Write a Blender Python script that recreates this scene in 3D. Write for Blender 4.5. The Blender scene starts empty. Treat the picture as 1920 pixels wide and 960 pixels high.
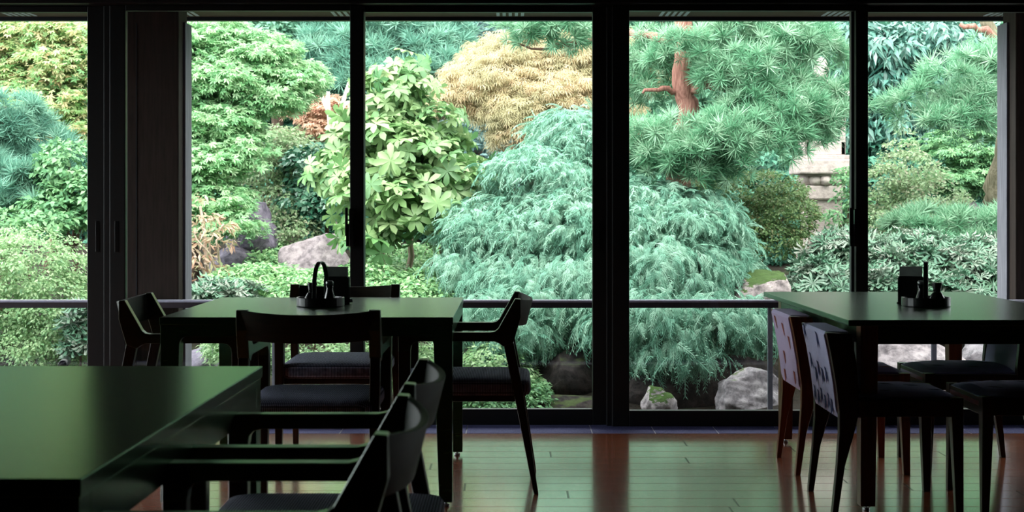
import bpy, math, random
import numpy as np
from mathutils import Vector, Matrix
SC = bpy.context.scene
COL = SC.collection
rng = np.random.default_rng(7)
random.seed(7)
PI = math.pi

# ------------------------------------------------------------------ camera
F, H, CX, HY = 2667.0, 1.15, 960.0, 382.0        # focal length in pixels of a 1920x960 frame, eye height, centre column, horizon row
cam_d = bpy.data.cameras.new('camera'); cam = bpy.data.objects.new('camera', cam_d); COL.objects.link(cam)
cam.location = (0, 0, H); cam.rotation_euler = (PI/2, 0, 0)
cam_d.sensor_width = 36; cam_d.lens = F/1920*36; cam_d.shift_y = -(480-HY)/1920
cam_d.clip_start = .05; cam_d.clip_end = 200
cam_d.dof.use_dof = True; cam_d.dof.focus_distance = 8.0; cam_d.dof.aperture_fstop = 7.1
SC.camera = cam

# ------------------------------------------------------------------ light and exposure
SC.view_settings.view_transform = 'Standard'; SC.view_settings.look = 'None'
SC.view_settings.gamma = 1; SC.view_settings.use_curve_mapping = False
SC.view_settings.exposure = 0.42
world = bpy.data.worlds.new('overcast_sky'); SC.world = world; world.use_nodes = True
wn = world.node_tree.nodes; wl = world.node_tree.links; wn.clear()
wo = wn.new('ShaderNodeOutputWorld'); wb = wn.new('ShaderNodeBackground')
wtc = wn.new('ShaderNodeTexCoord'); wsx = wn.new('ShaderNodeSeparateXYZ'); wr = wn.new('ShaderNodeValToRGB')
wl.new(wtc.outputs['Generated'], wsx.inputs[0]); wl.new(wsx.outputs['Z'], wr.inputs[0]); wl.new(wr.outputs[0], wb.inputs[0]);
wm_ = wn.new('ShaderNodeMapRange'); wl.new(wsx.outputs['X'], wm_.inputs[0]); wm_.inputs[1].default_value = .2; wm_.inputs[2].default_value = -1; wm_.inputs[3].default_value = 3.3; wm_.inputs[4].default_value = 9; wl.new(wm_.outputs[0], wb.inputs[1]); wl.new(wb.outputs[0], wo.inputs[0])  # sky strength rises toward the left, added to brighten the chair fabrics
wr.color_ramp.elements[0].position = 0.0; wr.color_ramp.elements[0].color = (.8, .86, .9, 1)
wr.color_ramp.elements[1].position = .6; wr.color_ramp.elements[1].color = (1, 1, 1, 1)
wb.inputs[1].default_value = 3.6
sun_d = bpy.data.lights.new('soft_sun', 'SUN'); sun = bpy.data.objects.new('soft_sun', sun_d); COL.objects.link(sun)
sun_d.energy = 5.0; sun_d.angle = math.radians(50); sun_d.color = (1, .97, .92)
sun.rotation_euler = Vector((-.25, .55, -.80)).to_track_quat('-Z', 'Y').to_euler()   # light comes over the roof behind the camera
sun.location = (2, -4, 12)
cy = SC.cycles
cy.max_bounces = 7; cy.diffuse_bounces = 3; cy.glossy_bounces = 4; cy.transmission_bounces = 4; cy.transparent_max_bounces = 10
cy.caustics_reflective = False; cy.caustics_refractive = False; cy.sample_clamp_indirect = 4

# ------------------------------------------------------------------ materials
def lin(c):
    return tuple(((v/255)/12.92 if v/255 <= .04045 else ((v/255+.055)/1.055)**2.4) for v in c)
class NT:
    def __init__(s, name):
        s.m = bpy.data.materials.new(name); s.m.use_nodes = True
        s.n = s.m.node_tree.nodes; s.l = s.m.node_tree.links; s.n.clear()
        s.out = s.n.new('ShaderNodeOutputMaterial')
    def node(s, t, **kw):
        x = s.n.new(t)
        for k, v in kw.items(): setattr(x, k, v)
        return x
    def link(s, a, b): s.l.new(a, b)
    def val(s, sock, v):
        if hasattr(v, 'is_output') or isinstance(v, bpy.types.NodeSocket): s.link(v, sock)
        else: sock.default_value = v
    def ramp(s, fac, stops):
        r = s.node('ShaderNodeValToRGB'); s.link(fac, r.inputs[0]); e = r.color_ramp.elements
        while len(e) < len(stops): e.new(.5)
        for i, (p, c) in enumerate(stops): e[i].position = p; e[i].color = (*c, 1)
        return r.outputs[0]
    def coord(s, scale=(1, 1, 1), kind='Object'):
        t = s.node('ShaderNodeTexCoord'); mp = s.node('ShaderNodeMapping'); s.link(t.outputs[kind], mp.inputs[0]); mp.inputs['Scale'].default_value = scale
        return mp.outputs[0]
    def noise(s, vec, scale, detail=4, rough=.5):
        n = s.node('ShaderNodeTexNoise'); s.link(vec, n.inputs['Vector']); n.inputs['Scale'].default_value = scale
        n.inputs['Detail'].default_value = detail; n.inputs['Roughness'].default_value = rough
        return n.outputs['Fac']
    def bump(s, h, strength=.2, dist=.01):
        b = s.node('ShaderNodeBump'); s.link(h, b.inputs['Height']); b.inputs['Strength'].default_value = strength; b.inputs['Distance'].default_value = dist
        return b.outputs[0]
    def bsdf(s, color, rough=.5, spec=.5, metal=0, normal=None, coat=0, coat_rough=.1, tint=None, out=True):
        b = s.node('ShaderNodeBsdfPrincipled')
        s.val(b.inputs['Base Color'], color if isinstance(color, bpy.types.NodeSocket) else (*color, 1))
        s.val(b.inputs['Roughness'], rough); b.inputs['Specular IOR Level'].default_value = spec; b.inputs['Metallic'].default_value = metal
        b.inputs['Coat Weight'].default_value = coat; b.inputs['Coat Roughness'].default_value = coat_rough
        if tint: b.inputs['Specular Tint'].default_value = (*tint, 1)
        if normal is not None: s.link(normal, b.inputs['Normal'])
        if out: s.link(b.outputs[0], s.out.inputs[0])
        return b.outputs[0]

def wood(name, c1, c2, rough=.35, spec=.5, axis='x', tint=None, bump=.06):
    t = NT(name)
    v = t.coord({'x': (2, 26, 26), 'y': (26, 2, 26), 'z': (26, 26, 2)}[axis])
    g = t.noise(v, 2.2, 6, .6)
    c = t.ramp(g, [(.3, lin(c1)), (.7, lin(c2))])
    t.bsdf(c, rough, spec, normal=t.bump(g, bump, .004), tint=tint)
    return t.m
def plain(name, c, rough=.5, spec=.5, metal=0, nscale=40, var=.12, bump=.05):
    t = NT(name); v = t.coord(); g = t.noise(v, nscale, 4)
    k = lin(c)
    col = t.ramp(g, [(.3, tuple(x*(1-var) for x in k)), (.7, tuple(min(1, x*(1+var)) for x in k))])
    t.bsdf(col, rough, spec, metal, normal=t.bump(g, bump, .003))
    return t.m
def woven(name, c1, c2, scale=160, bump=.5):
    t = NT(name); v = t.coord()
    w1 = t.node('ShaderNodeTexWave'); w1.bands_direction = 'X'; w2 = t.node('ShaderNodeTexWave'); w2.bands_direction = 'Y'
    for w in (w1, w2):
        t.link(v, w.inputs['Vector']); w.inputs['Scale'].default_value = scale/6.28; w.inputs['Distortion'].default_value = .6; w.inputs['Detail'].default_value = 1
    mu = t.node('ShaderNodeMath', operation='MULTIPLY'); t.link(w1.outputs['Fac'], mu.inputs[0]); t.link(w2.outputs['Fac'], mu.inputs[1])
    c = t.ramp(mu.outputs[0], [(.05, lin(c1)), (.6, lin(c2))])
    t.bsdf(c, .9, .15, normal=t.bump(mu.outputs[0], bump, .004))
    return t.m
def leaf(name, cols, translucent=.3, rough=.5, spec=.3, drift=None):
    t = NT(name); g = t.node('ShaderNodeNewGeometry')
    n = len(cols)
    c = t.ramp(g.outputs['Random Per Island'], [((i)/(max(1, n-1)), lin(k)) for i, k in enumerate(cols)])
    if drift:                                         # whole sprays that have turned another colour
        nz = t.noise(t.coord(), 2.6, 3); f = t.ramp(nz, [(.46, (0, 0, 0)), (.62, (1, 1, 1))])
        hm = t.node('ShaderNodeMixRGB'); t.link(f, hm.inputs[0]); t.link(c, hm.inputs[1]); hm.inputs[2].default_value = (*lin(drift), 1); c = hm.outputs[0]
    b = t.bsdf(c, rough, spec, out=False)
    tr = t.node('ShaderNodeBsdfTranslucent'); t.link(c, tr.inputs[0])
    mx = t.node('ShaderNodeMixShader'); mx.inputs[0].default_value = translucent
    t.link(b, mx.inputs[1]); t.link(tr.outputs[0], mx.inputs[2]); t.link(mx.outputs[0], t.out.inputs[0])
    return t.m
def rock_mat(name, c1, c2, c3, moss=None, moss_at=.6, pits=.75):
    t = NT(name); v = t.coord()
    n1 = t.noise(v, 3.5, 8, .65); n2 = t.noise(v, 14, 8, .7)
    a = t.ramp(n1, [(.3, lin(c1)), (.5, lin(c2)), (.72, lin(c3))])
    b = t.ramp(n2, [(.36, (.35, .35, .37)), (.56, (1, 1, 1))])
    mx = t.node('ShaderNodeMixRGB', blend_type='MULTIPLY'); mx.inputs[0].default_value = pits; t.link(a, mx.inputs[1]); t.link(b, mx.inputs[2])
    col = mx.outputs[0]
    if moss:
        g = t.node('ShaderNodeNewGeometry'); sx = t.node('ShaderNodeSeparateXYZ'); t.link(g.outputs['True Normal'], sx.inputs[0])
        ad = t.node('ShaderNodeMath', operation='MULTIPLY_ADD'); t.link(n1, ad.inputs[0]); ad.inputs[1].default_value = 1.4; t.link(sx.outputs['Z'], ad.inputs[2])
        f = t.ramp(ad.outputs[0], [(min(.99, moss_at+.0), (0, 0, 0)), (1.0, (1, 1, 1))])
        sub = t.node('ShaderNodeMath', operation='SUBTRACT'); t.link(ad.outputs[0], sub.inputs[0]); sub.inputs[1].default_value = moss_at
        ml = t.node('ShaderNodeMath', operation='MULTIPLY', use_clamp=True); t.link(sub.outputs[0], ml.inputs[0]); ml.inputs[1].default_value = 6
        m2 = t.node('ShaderNodeMixRGB'); t.link(ml.outputs[0], m2.inputs[0]); t.link(col, m2.inputs[1])
        mc = t.ramp(n2, [(.35, tuple(x*.6 for x in lin(moss))), (.65, lin(moss))]); t.link(mc, m2.inputs[2]); col = m2.outputs[0]
    t.bsdf(col, .9, .2, normal=t.bump(n2, .6, .03))
    return t.m

M = {}
M['table'] = wood('dark_lacquered_wood', (20, 32, 20), (32, 44, 27), .24, .9, 'x', tint=(.34, 1, .5), bump=.05)  # green of the reflected garden is put into base colour and specular tint
M['wood'] = wood('dark_stained_wood', (32, 22, 16), (54, 36, 25), .32, .28, 'z')
M['veneer'] = wood('dark_back_veneer', (26, 20, 16), (42, 31, 24), .62, .22, 'x', tint=(.7, 1, .8))  # green specular tint imitates the garden sheen on the backrest
M['arm'] = wood('polished_arm_wood', (32, 22, 16), (54, 36, 25), .28, .6, 'y', tint=(.55, 1, .65))  # highlights tinted green to imitate the garden reflected on the arms
M['redwood'] = wood('red_brown_wood', (86, 46, 26), (124, 70, 40), .36, .45, 'z')
M['seat'] = woven('charcoal_woven_fabric', (46, 52, 66), (166, 172, 200), 300, .6)
M['lavender'] = plain('lavender_fabric', (206, 196, 232), .9, .1, nscale=300, var=.08, bump=.3)
M['grey_fabric'] = plain('grey_blue_fabric', (184, 188, 220), .9, .1, nscale=300, var=.08, bump=.3)
M['navy'] = plain('navy_motif', (44, 52, 92), .9, .1)
M['rust'] = plain('rust_motif', (150, 84, 76), .9, .1)
M['slate_motif'] = plain('slate_motif', (74, 76, 98), .9, .1)
M['black'] = plain('black_lacquer', (10, 11, 13), .28, .5)
M['frame'] = plain('dark_bronze_frame', (17, 19, 21), .45, .35, bump=.02)
M['steel'] = plain('brushed_steel', (150, 150, 155), .3, .5, 1)
M['paper'] = plain('pale_paper', (150, 160, 150), .8, .2)
M['ceramic'] = plain('dark_ceramic', (22, 22, 24), .2, .6)
M['wall'] = plain('dark_plaster', (30, 34, 34), .9, .1, nscale=8)
M['pillar'] = wood('weathered_dark_timber', (44, 36, 33), (62, 50, 46), .75, .15, 'z', bump=.2)
M['board'] = wood('grey_weathered_board', (120, 118, 128), (150, 148, 158), .7, .2, 'z', bump=.2)
M['rail'] = plain('dark_rail_metal', (66, 58, 66), .4, .5, .2, bump=.02)
M['soffit'] = plain('brown_soffit', (100, 78, 72), .8, .2)
M['vent'] = plain('pale_vent', (205, 205, 225), .6, .3)
M['fascia'] = plain('dark_fascia', (30, 34, 40), .6, .3)
M['deck'] = wood('grey_deck', (60, 56, 54), (84, 78, 74), .8, .2, 'x')
M['bark'] = wood('brown_bark', (74, 60, 52), (120, 100, 88), .9, .1, 'z', bump=.8)
M['redbark'] = wood('red_pine_bark', (104, 68, 60), (176, 128, 116), .9, .1, 'z', bump=.9)
M['palebark'] = wood('pale_branch_bark', (150, 132, 118), (190, 172, 156), .9, .1, 'z', bump=.5)
M['mossbark'] = wood('mossy_bark', (76, 74, 58), (128, 120, 102), .9, .1, 'z', bump=.8)
M['bamboo'] = wood('pale_bamboo', (196, 176, 168), (222, 206, 198), .6, .3, 'z', bump=.1)
# floor boards
t = NT('glossy_floor_boards'); v = t.coord()
sx_ = t.node('ShaderNodeSeparateXYZ'); t.link(v, sx_.inputs[0])
dv_ = t.node('ShaderNodeMath', operation='DIVIDE'); t.link(sx_.outputs['Y'], dv_.inputs[0]); dv_.inputs[1].default_value = .15
fl_ = t.node('ShaderNodeMath', operation='FLOOR'); t.link(dv_.outputs[0], fl_.inputs[0])
wn_ = t.node('ShaderNodeTexWhiteNoise', noise_dimensions='1D'); t.link(fl_.outputs[0], wn_.inputs['W'])
ax_ = t.node('ShaderNodeMath', operation='MULTIPLY_ADD'); t.link(wn_.outputs['Value'], ax_.inputs[0]); ax_.inputs[1].default_value = 1.8; t.link(sx_.outputs['X'], ax_.inputs[2])
cb_ = t.node('ShaderNodeCombineXYZ'); t.link(ax_.outputs[0], cb_.inputs[0]); t.link(sx_.outputs['Y'], cb_.inputs[1])
br = t.node('ShaderNodeTexBrick'); t.link(cb_.outputs[0], br.inputs['Vector']); br.offset = 0
br.inputs['Scale'].default_value = 1; br.inputs['Brick Width'].default_value = 1.8; br.inputs['Row Height'].default_value = .15
br.inputs['Mortar Size'].default_value = .0038; br.inputs['Mortar Smooth'].default_value = .3
br.inputs['Color1'].default_value = (*lin((178, 94, 62)), 1); br.inputs['Color2'].default_value = (*lin((212, 122, 82)), 1); br.inputs['Mortar'].default_value = (*lin((30, 20, 15)), 1)
g = t.noise(t.coord((2, 30, 1)), 2, 5, .6)
gc = t.ramp(g, [(.3, (.75, .75, .75)), (.7, (1, 1, 1))])
mx = t.node('ShaderNodeMixRGB', blend_type='MULTIPLY'); mx.inputs[0].default_value = 1; t.link(br.outputs['Color'], mx.inputs[1]); t.link(gc, mx.inputs[2])
inv = t.node('ShaderNodeMath', operation='SUBTRACT'); inv.inputs[0].default_value = 1; t.link(br.outputs['Fac'], inv.inputs[1])
nb_ = t.bump(inv.outputs[0], .9, .004); pb_ = t.bsdf(mx.outputs[0], .2, .8, normal=nb_, coat=1, coat_rough=.12)
t.link(nb_, pb_.node.inputs['Coat Normal']); t.link(inv.outputs[0], pb_.node.inputs['Coat Weight']); pb_.node.inputs['Coat IOR'].default_value = 1.9
M['floor'] = t.m
# granite
t = NT('blue_grey_granite'); v = t.coord(); n1 = t.noise(v, 260, 3, .7)
t.bsdf(t.ramp(n1, [(.35, lin((58, 60, 104))), (.65, lin((120, 120, 174)))]), .8, .15, normal=t.bump(n1, .1, .002)); M['granite'] = t.m
M['grout'] = plain('pale_grout', (226, 226, 240), .8, .2)
# glass
t = NT('window_glass'); tr = t.node('ShaderNodeBsdfTransparent'); tr.inputs[0].default_value = (.965, .985, .975, 1)
gl = t.node('ShaderNodeBsdfGlossy'); gl.inputs['Roughness'].default_value = .02
fr = t.node('ShaderNodeFresnel'); fr.inputs[0].default_value = 1.35; mx = t.node('ShaderNodeMixShader')
t.link(fr.outputs[0], mx.inputs[0]); t.link(tr.outputs[0], mx.inputs[1]); t.link(gl.outputs[0], mx.inputs[2]); t.link(mx.outputs[0], t.out.inputs[0]); M['glass'] = t.m
# ground
t = NT('garden_soil'); v = t.coord(); n1 = t.noise(v, 2.5, 8, .7); n2 = t.noise(v, 30, 5)
c = t.ramp(n1, [(.35, lin((34, 30, 28))), (.55, lin((46, 42, 36))), (.75, lin((56, 76, 48)))]); t.bsdf(c, 1, .1, normal=t.bump(n2, .8, .03)); M['soil'] = t.m
# stone
M['boulder'] = rock_mat('pale_boulder_stone', (126, 116, 120), (164, 152, 156), (188, 176, 178))
M['rock'] = rock_mat('grey_rock', (112, 108, 112), (160, 152, 158), (204, 196, 200), moss=(78, 92, 54), moss_at=1.5)
M['mossrock'] = rock_mat('mossy_rock', (120, 112, 112), (168, 156, 156), (200, 186, 184), moss=(70, 92, 50), moss_at=1.28)
M['mosscap'] = rock_mat('moss_capped_stone', (100, 92, 96), (170, 160, 164), (206, 194, 196), moss=(70, 96, 48), moss_at=1.12)
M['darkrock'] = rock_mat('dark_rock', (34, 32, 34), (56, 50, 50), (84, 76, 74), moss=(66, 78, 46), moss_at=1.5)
M['purplerock'] = rock_mat('purple_grey_rock', (96, 90, 104), (124, 116, 132), (146, 138, 152))
M['granite_lantern'] = rock_mat('lantern_granite', (172, 158, 156), (194, 180, 176), (210, 196, 190), pits=.3)
# leaves
L = {}
L['maple'] = leaf('maple_leaf', [(116, 168, 120), (142, 194, 140), (168, 208, 158), (182, 206, 166), (126, 176, 130)], 0.45)
L['mapleyel'] = leaf('turning_maple_leaf', [(124, 180, 122), (160, 202, 138), (196, 210, 156), (210, 190, 150), (138, 188, 128), (214, 178, 146)], 0.5)
L['mid'] = leaf('mid_green_leaf', [(84, 134, 94), (110, 158, 112), (134, 176, 124), (98, 146, 104)], 0.3)
L['azalea'] = leaf('azalea_leaf', [(124, 166, 116), (156, 190, 138), (184, 206, 162), (110, 152, 110)], 0.35)
L['pale'] = leaf('pale_shrub_leaf', [(122, 158, 112), (148, 176, 132), (174, 192, 154), (130, 158, 122), (168, 160, 140)], 0.35)
L['cover'] = leaf('ground_cover_leaf', [(104, 156, 108), (140, 186, 128), (172, 206, 152), (90, 140, 100)], .3)
L['camellia'] = leaf('glossy_dark_leaf', [(40, 92, 74), (62, 116, 92), (90, 140, 112), (128, 160, 140)], .15, .3, .5)
L['darkleaf'] = leaf('dark_blue_green_leaf', [(48, 94, 84), (68, 116, 104), (92, 140, 124), (124, 166, 150)], 0.2, .32, .5)
L['rhodo'] = leaf('pale_rhododendron_leaf', [(104,148,92),(130,166,108),(152,180,128),(78,124,78),(162,182,132)], 0.3, .4, .4)
L['rhodo_grey'] = leaf('grey_rhododendron_leaf', [(70, 114, 90), (94, 134, 108), (112, 146, 124), (146, 154, 142), (84, 126, 96)], 0.2, .35, .5)
L['gold'] = leaf('golden_maple_leaf', [(186, 164, 128), (202, 184, 148), (214, 200, 168), (172, 172, 132), (190, 158, 128)], .45, drift=(176, 170, 134))
L['red'] = leaf('red_maple_leaf', [(212,172,152),(218,184,164),(200,178,152),(204,158,138)], 0.5)
L['hemlock'] = leaf('weeping_conifer_foliage', [(92, 144, 122), (120, 168, 146), (150, 188, 166), (104, 156, 132)], 0.3)
L['pine'] = leaf('pine_needles', [(82, 138, 102), (114, 166, 130), (164, 198, 168), (96, 152, 116)], 0.3)
L['bluepine'] = leaf('blue_pine_needles', [(92, 144, 126), (114, 164, 144), (138, 180, 158)], 0.3)
L['yewgold'] = leaf('yellow_green_bush_leaf', [(84, 118, 72), (112, 144, 90), (142, 168, 114), (74, 112, 76), (134, 130, 90)], 0.35)
L['dry'] = leaf('dry_brown_leaf', [(188, 150, 130), (194, 166, 146), (148, 166, 124), (174, 130, 110)], 0.3)
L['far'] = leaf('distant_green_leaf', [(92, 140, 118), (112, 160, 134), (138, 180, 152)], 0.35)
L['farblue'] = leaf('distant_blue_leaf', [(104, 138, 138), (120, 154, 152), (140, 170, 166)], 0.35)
L['dark_conifer'] = leaf('dark_conifer_leaf', [(56, 108, 90), (76, 130, 108), (96, 150, 124)], 0.3)

# ------------------------------------------------------------------ mesh helpers
def at(px, py, Y): return np.array([(px-CX)/F*Y, Y, H-(py-HY)/F*Y])
def link(name, mesh, mat, parent=None, loc=None):
    o = bpy.data.objects.new(name, mesh); COL.objects.link(o)
    for m in (mat if isinstance(mat, (list, tuple)) else [mat]): mesh.materials.append(m)
    if parent is not None: o.parent = parent
    if loc is not None: o.location = loc
    return o
def tag(o, label=None, cat=None, group=None, kind=None):
    if label: o['label'] = label
    if cat: o['category'] = cat
    if group: o['group'] = group
    if kind: o['kind'] = kind
    return o
def empty(name, loc=(0, 0, 0), rz=0, **kw):
    o = bpy.data.objects.new(name, None); COL.objects.link(o); o.empty_display_size = .1
    o.location = loc; o.rotation_euler = (0, 0, rz)
    return tag(o, **kw)
def copy_tree(o, parent=None):
    c = o.copy(); COL.objects.link(c)
    if parent is not None: c.parent = parent
    for ch in list(o.children): copy_tree(ch, c)
    return c
class MB:
    def __init__(s): s.v = []; s.f = []; s.mi = []; s.cur = 0
    def add(s, vs, fs):
        b = len(s.v); s.v += [tuple(map(float, p)) for p in vs]; s.f += [tuple(b+i for i in q) for q in fs]; s.mi += [s.cur]*len(fs); return s
    def box(s, x0, x1, y0, y1, z0, z1):
        return s.add([(x0,y0,z0),(x1,y0,z0),(x1,y1,z0),(x0,y1,z0),(x0,y0,z1),(x1,y0,z1),(x1,y1,z1),(x0,y1,z1)],
                     [(0,3,2,1),(4,5,6,7),(0,1,5,4),(1,2,6,5),(2,3,7,6),(3,0,4,7)])
    def loft(s, rings, cap=True):
        n = len(rings[0]); vs = [p for r in rings for p in r]; fs = []
        for i in range(len(rings)-1):
            for j in range(n):
                k = (j+1) % n; fs.append((i*n+j, i*n+k, (i+1)*n+k, (i+1)*n+j))
        if cap: fs.append(tuple(range(n-1, -1, -1))); fs.append(tuple((len(rings)-1)*n+j for j in range(n)))
        return s.add(vs, fs)
    def leg(s, pts):                                  # pts: (x, y, z, width x, width y) from top to bottom
        return s.loft([[(x-w/2,y-d/2,z),(x+w/2,y-d/2,z),(x+w/2,y+d/2,z),(x-w/2,y+d/2,z)] for x, y, z, w, d in reversed(pts)])
    def prism(s, poly, a0, a1, axis='x'):
        fn = {'x': lambda p, a: (a, p[0], p[1]), 'y': lambda p, a: (p[0], a, p[1]), 'z': lambda p, a: (p[0], p[1], a)}[axis]
        n = len(poly)
        fs = [(i, (i+1) % n, n+(i+1) % n, n+i) for i in range(n)] + [tuple(range(n-1, -1, -1)), tuple(range(n, 2*n))]
        return s.add([fn(p, a0) for p in poly]+[fn(p, a1) for p in poly], fs)
    def lathe(s, prof, c=(0, 0, 0), n=28, sx=1, sy=1):
        rings = [[(c[0]+sx*r*math.cos(2*PI*j/n), c[1]+sy*r*math.sin(2*PI*j/n), c[2]+z) for j in range(n)] for r, z in prof]
        return s.loft(rings)
    def tube(s, pts, rad, n=8):
        P = [np.array(p, float) for p in pts]; rings = []
        R = rad if isinstance(rad, (list, tuple)) else [rad]*len(P)
        ref = np.array([.31, .77, .2])
        for i, p in enumerate(P):
            d = P[min(i+1, len(P)-1)]-P[max(i-1, 0)]; d = d/(np.linalg.norm(d)+1e-9)
            u = np.cross(d, ref); u /= np.linalg.norm(u)+1e-9; w = np.cross(d, u)
            rings.append([tuple(p+R[i]*(math.cos(2*PI*j/n)*u+math.sin(2*PI*j/n)*w)) for j in range(n)])
        return s.loft(rings)
    def build(s, name, mat, parent=None, bevel=0, smooth=False, sub=0, loc=None, seg=2):
        me = bpy.data.meshes.new(name); me.from_pydata(s.v, [], s.f); 
        for p, i in zip(me.polygons, s.mi): p.material_index = i; p.use_smooth = smooth
        import bmesh
        bm = bmesh.new(); bm.from_mesh(me); bmesh.ops.recalc_face_normals(bm, faces=bm.faces); bm.to_mesh(me); bm.free()
        o = link(name, me, mat, parent, loc)
        if bevel:
            b = o.modifiers.new('bevel', 'BEVEL'); b.width = bevel; b.segments = seg; b.limit_method = 'ANGLE'; b.angle_limit = math.radians(35)
        if sub:
            u = o.modifiers.new('subsurf', 'SUBSURF'); u.levels = u.render_levels = sub
        return o
def structure(o): o['kind'] = 'structure'; return o

# ------------------------------------------------------------------ room shell
XL, XR, YB, YW = -5.2, 5.2, -2.6, 7.337
structure(MB().box(XL, XR, YB, 7.116, -.12, 0).build('floor', M['floor']))
t1 = MB().box(XL, XR, 7.116, 7.50, -.12, -.001); structure(t1.build('trim_1', M['grout']))
for k in range(26):                                   # granite tiles with pale joints between them
    x0 = (1109-CX)/F*7.2 + (k-15)*.3165
    if x0 > XR-.4 or x0 < XL: continue
    structure(MB().box(x0+.003, x0+.3135, 7.118, 7.49, -.001, .0012).build('trim_2', M['granite']))
structure(MB().box(XL, XR, YB, 7.6, 2.5, 2.62).build('ceiling', M['wall']))
wm = MB()
for a in ((YB, 4.9, -.1, 2.6), (7.25, 7.5, -.1, 2.6), (4.9, 7.25, 2.3, 2.6), (4.9, 7.25, -.1, .06)): wm.box(XL-.15, XL, *a)
structure(wm.build('wall_left', M['wall']))
w6 = structure(empty('window_6', (XL-.08, 6.075, 0), label='unseen side window added in the left wall to light the chair backs', cat='window'))  # unseen window, added to bring side light onto the chair backs
for a in ((-1.175, -1.12), (-.03, .03), (1.12, 1.175)): MB().box(-.02, .02, *a, .06, 2.3).build('stile', M['frame'], w6)
for a in ((.06, .12), (2.25, 2.3)): MB().box(-.02, .02, -1.12, 1.12, *a).build('rail', M['frame'], w6)
MB().box(-.003, .003, -1.12, 1.12, .12, 2.25).build('glass_pane', M['glass'], w6)
structure(MB().box(XR, XR+.15, YB, 7.5, -.1, 2.6).build('wall_right', M['wall']))
structure(MB().box(XL, XR, YB-.15, YB, -.1, 2.6).build('wall_back', M['wall']))
structure(MB().box(XL, XR, 7.30, 7.50, 2.19, 2.5).build('wall_front', M['wall']))
structure(MB().box(XL, XR, 7.27, 7.52, 2.175, 2.235).build('trim_3', M['frame'], bevel=.004))
def wx(px): return (px-CX)/363.5
def window(n, xa, xb, la, lb, y0, pulls, label):
    """one sliding sash: stiles xa..la and lb..xb, rails, pane and hardware"""
    w = structure(empty('window_%d' % n, ((xa+xb)/2, y0, 0), label=label, cat='window'))
    c = (xa+xb)/2; y1 = .04
    for a, b in ((xa, la), (lb, xb)):
        m = MB().box(a-c, b-c, 0, y1, 0.0, 2.175)
        m.build('stile', M['frame'], w, bevel=.004)
    MB().box(la-c, lb-c, 0, y1, 2.146, 2.175).build('top_rail', M['frame'], w, bevel=.003)
    MB().box(la-c, lb-c, 0, y1, 0.0, .083).build('bottom_rail', M['frame'], w, bevel=.003)
    g = MB().box(la-c-.003, lb-c+.003, .018, .024, .08, 2.15).build('glass_pane', M['glass'], w)
    for px in pulls:
        x = px-c
        MB().box(x-.011, x+.011, -.0015, .0, .90, 1.06).build('recessed_pull', M['black'], w, bevel=.001)
    return w
ins, outs = YW-.0, YW+.05
window(1, wx(-300), wx(198), wx(-280), wx(158), outs, [wx(178)], 'far left sliding window sash, in front of the clipped azalea mound')
w2 = window(2, wx(205), wx(682), wx(235), wx(656), ins, [wx(219)], 'sliding window sash with the dark timber pillar behind its left side')
window(3, wx(656), wx(1144), wx(682), wx(1112), outs, [wx(1128)], 'sliding window sash showing the golden maple and pale rhododendron')
w4 = window(4, wx(1148), wx(1628), wx(1180), wx(1605), ins, [wx(1166)], 'sliding window sash showing the stone lantern and red pine trunk')
window(5, wx(1600), wx(2096), wx(1628), wx(2062), outs, [], 'far right sliding window sash above the patterned dining chairs')
def pull_handle(w, px):
    c = w.location.x; x = wx(px)-c
    m = MB(); m.prism([(0, .93), (.0, 1.04), (-.012, 1.04), (-.012, 1.115), (-.022, 1.125), (-.03, 1.115), (-.03, .965), (-.022, .93)], 0, 1)
    m.v = [(x-.012+.024*a, y, z) for a, y, z in m.v]
    m.box(x-.03, x+.012, -.012, 0, .93, 1.045)
    m.box(x-.034, x-.02, -.02, -.006, .985, 1.13)
    m.build('latch_handle', M['black'], w, bevel=.002)
pull_handle(w2, 660); pull_handle(w4, 1604)
# jamb strips between sashes
for a, b, n in ((wx(192), wx(210), 4), (wx(1138), wx(1154), 5)):
    structure(MB().box(a, b, YW+.02, YW+.1, 0, 2.175).build('trim_%d' % n, M['frame'], bevel=.003))

# ------------------------------------------------------------------ veranda, eaves, pillars, railing
structure(MB().box(-6, 6, 7.52, 9.55, -.62, -.5).build('veranda_floor', M['deck']))
structure(MB().box(-6, 6, 7.42, 7.55, -.6, -.02).build('veranda_riser', M['deck']))
ev = structure(empty('eaves', (0, 9.9, 2.45), label='brown soffit of the eaves with pale vent slots above the windows', cat='eaves'))
MB().box(-6, 6, -2.4, .0, .0, .02).build('soffit', M['soffit'], ev)
MB().box(-6, 6, .0, .06, -.024, .16).build('fascia', M['fascia'], ev)
for k in range(-3, 5):
    cxk = (957-CX)/F*9.75 + k*1.122
    m = MB()
    for j in range(5): m.box(cxk-.085+j*.042-.011, cxk-.085+j*.042+.011, -.32, -.06, -.003, .002)
    m.build('vent_grille', M['vent'], ev)
structure(MB().add([(-6.5,-4,4.6),(6.5,-4,4.6),(6.5,9.97,2.62),(-6.5,9.97,2.62),(-6.5,-4,4.45),(6.5,-4,4.45),(6.5,9.97,2.5),(-6.5,9.97,2.5)],
               [(0,1,2,3),(7,6,5,4),(0,4,5,1),(1,5,6,2),(2,6,7,3),(3,7,4,0)]).build('roof', M['fascia']))
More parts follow.
